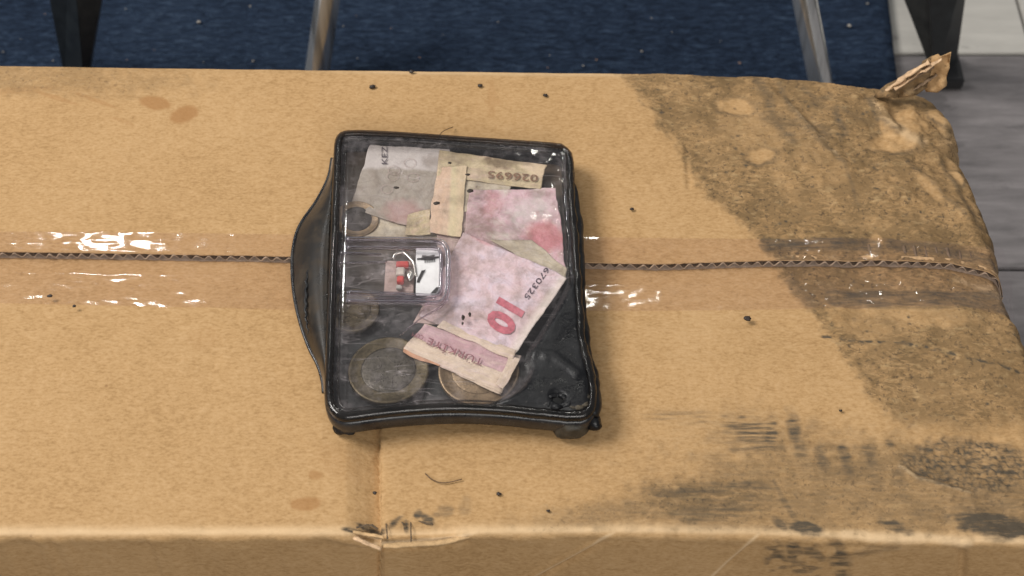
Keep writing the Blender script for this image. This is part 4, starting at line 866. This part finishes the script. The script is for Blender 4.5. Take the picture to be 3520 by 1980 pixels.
# ---- things in the compartment
sheet_e = empty('paper_scrap', P(1470, 925, .0094), 'torn white paper scrap with black marks inside the clear compartment', 'paper')
M_PAPER = simple('white_paper', (0.80, 0.81, 0.83), .7, nscale=260, namt=.08)
sheet('paper', [(1431, 853), (1512, 853), (1512, 1014), (1428, 1014)], .0094, M_PAPER, sheet_e, .0002, 341)
M_INK = simple('black_ink', (0.015, 0.014, 0.016), .6)
for quad in [[(1430, 889), (1512, 885), (1512, 890), (1430, 893)], [(1448, 880), (1492, 880), (1488, 893), (1444, 893)], [(1450, 928), (1462, 926), (1440, 968), (1430, 968)], [(1496, 990), (1513, 990), (1513, 1012), (1478, 1012)]]:
    sheet('black_mark', quad, .0098, M_INK, sheet_e, .0001, 342, 8, .0001)
for k in range(6): sheet('black_mark', [(1456 + 7 * k, 892), (1459 + 7 * k, 892), (1458 + 7 * k, 902), (1456 + 7 * k, 902)], .0098, M_INK, sheet_e, .0001, 342, 5, .0001)
M_REDP = simple('red_plastic', (0.52, 0.06, 0.055), .35); M_PALEP = simple('pale_plastic', (0.48, 0.42, 0.38), .4); M_MET = simple('bright_wire', (0.6, 0.58, 0.55), .3, 1.0)
rc = empty('electronic_part', P(1380, 930, .0085), 'small red and white electronic part with wire inside the clear compartment', 'electronics')
def boxpart(name, x0, y0, x1, y1, z, h, mat):
    a, b = P(x0, y1, z), P(x1, y0, z); link(name, box_mesh(name, a[0], b[0], a[1], b[1], z, z + h, .0003), mat, rc)
boxpart('red_block', 1362, 906, 1406, 926, .0085, .0016, M_REDP); boxpart('red_block', 1365, 960, 1390, 981, .0085, .0022, M_REDP)
boxpart('white_block', 1362, 928, 1392, 956, .0085, .0018, M_PALEP); boxpart('metal_tab', 1362, 984, 1382, 1000, .0085, .0012, M_MET)
boxpart('pink_plate', 1320, 900, 1428, 1010, .0072, .0008, M_BROWNISH)
link('wire', tube('wire', spline([P(1352, 890, .0092), P(1360, 874, .0098), P(1385, 868, .0100), P(1405, 884, .0100), P(1422, 906, .0098), P(1430, 950, .0096)], 30), .00055, 8), M_MET, rc)
link('contact', lump('contact', P(1410, 945, .0095), .0022, 61, .3, 2, 16, 10, (.6, 1.3, .5)), M_MET, rc)

# ================================================================== SMALL LOOSE THINGS
M_GRAIN = simple('black_grain', (0.022, 0.013, 0.008), .6); M_CRUMB = simple('pale_crumb', (0.36, 0.33, 0.29), .8); M_CRUMBB = simple('brown_crumb', (0.33, 0.20, 0.13), .8)
for k, (x, y, r, where) in enumerate([(1280, 298, 1.0, 'nearest the left chrome leg'), (1652, 294, .8, 'behind the middle of the plastic box'), (1875, 327, .8, 'behind the right half of the plastic box'), (2172, 718, .65, 'right of the plastic box above the tape'), (2570, 1095, 1.1, 'below the tape near the grime edge'), (1288, 1694, .6, 'beside the vertical crease near the front edge'), (1716, 1698, .7, 'below the plastic box near the front edge'), (172, 1017, .7, 'on the tape at far left'), (255, 1052, .6, 'below the tape at far left'), (1416, 246, .8, 'at the very back edge'), (2890, 1412, .5, 'in the clean area beside the trodden grime'), (1885, 1756, .5, 'near the front edge right of the crease')]):
    link('dirt_grain', lump('dirt_grain', P(x, y, 0.0006), r * 1e-3, 70 + k, .5, 2, 12, 8, (1.25, .9, .6)), M_GRAIN, None, 'black dirt grain on the cardboard ' + where, 'grain', 'dirt grains on the cardboard')
for k, (x, y, r, wh) in enumerate([(1546, 560, .5, 'upper'), (1607, 600, .55, 'second'), (1616, 656, .75, 'third'), (1500, 699, .8, 'fourth'), (1362, 645, .6, 'leftmost')]):
    link('soot_fleck', lump('soot_fleck', P(x, y, 0.0112), r * 1e-3, 90 + k, .5, 2, 12, 8, (1.5, 1.0, .4)), M_GRAIN, None, 'black soot fleck on the clear lid over the notes, ' + {'upper': 'topmost of the five', 'second': 'second from the top', 'third': 'just above the pale pink note', 'fourth': 'lowest, over the peach note', 'leftmost': 'leftmost, over the grey note'}[wh], 'fleck', 'soot flecks on the lid')
for k, (x, y, r) in enumerate([(1615, 1080, .6), (1592, 1090, .7), (1590, 1112, .45)]):
    link('soot_fleck', lump('soot_fleck', P(x, y, 0.0112), r * 1e-3, 96 + k, .5, 2, 12, 8, (.8, 1.5, .4)), M_GRAIN, None, ('roundest soot fleck on the lid left of the red 10', 'middle soot fleck left of the red 10', 'lowest thin soot fleck left of the red 10')[k], 'fleck', 'soot flecks beside the numeral')
CR = [(155, 48), (73, 134), (683, 75), (530, 172), (182, 208), (432, 30), (1225, 54), (1712, 76), (1522, 120), (1443, 198), (2206, 176), (1890, 190), (1883, 232), (2005, 226), (2478, 142), (2543, 216), (2920, 88), (2982, 12), (2848, 230), (2240, 62), (870, 210), (435, 205), (860, 22), (1228, 200), (1345, 98), (700, 214), (1180, 90), (2050, 205), (2310, 110), (10, 178)]
for k, (x, y) in enumerate(CR):
    r = random.uniform(.22, .5) * (1.8 if k in (2, 10, 15, 16) else .9)
    link('crumb', lump('crumb', P(x, y, ZF + .0068), r * 1e-3, 110 + k, .5, 2, 10, 7, (1.3, 1, .7)), M_CRUMB if k % 3 else M_CRUMBB, None, 'tiny crumb lying on the dark blue carpet', 'crumb', 'crumbs on the carpet')
M_HAIR = simple('brown_hair', (0.10, 0.055, 0.025), .5)
link('hair', tube('hair', spline([P(1462, 1628, .0005), P(1485, 1648, .0008), P(1525, 1660, .0006), P(1588, 1648, .0006)], 24), .00018, 5), M_HAIR, None, 'short curved brown hair on the cardboard below the plastic box', 'hair')
link('hair', tube('hair', spline([P(1508, 468, .0105), P(1525, 450, .006), P(1558, 436, .001)], 16), .00014, 5), M_HAIR, None, 'thin hair poking out behind the top edge of the plastic box', 'hair')
link('lid_crack_glint', tube('lid_crack_glint', spline([P(1540, 1030, .0116), P(1505, 1062, .0114), P(1440, 1100, .0113), P(1372, 1155, .0112)], 30), [.00045 * (1 - .6 * i / 29) for i in range(30)], 7), M_GLASS, pbox)  # clear strand added for the pale crack reflection across the lid
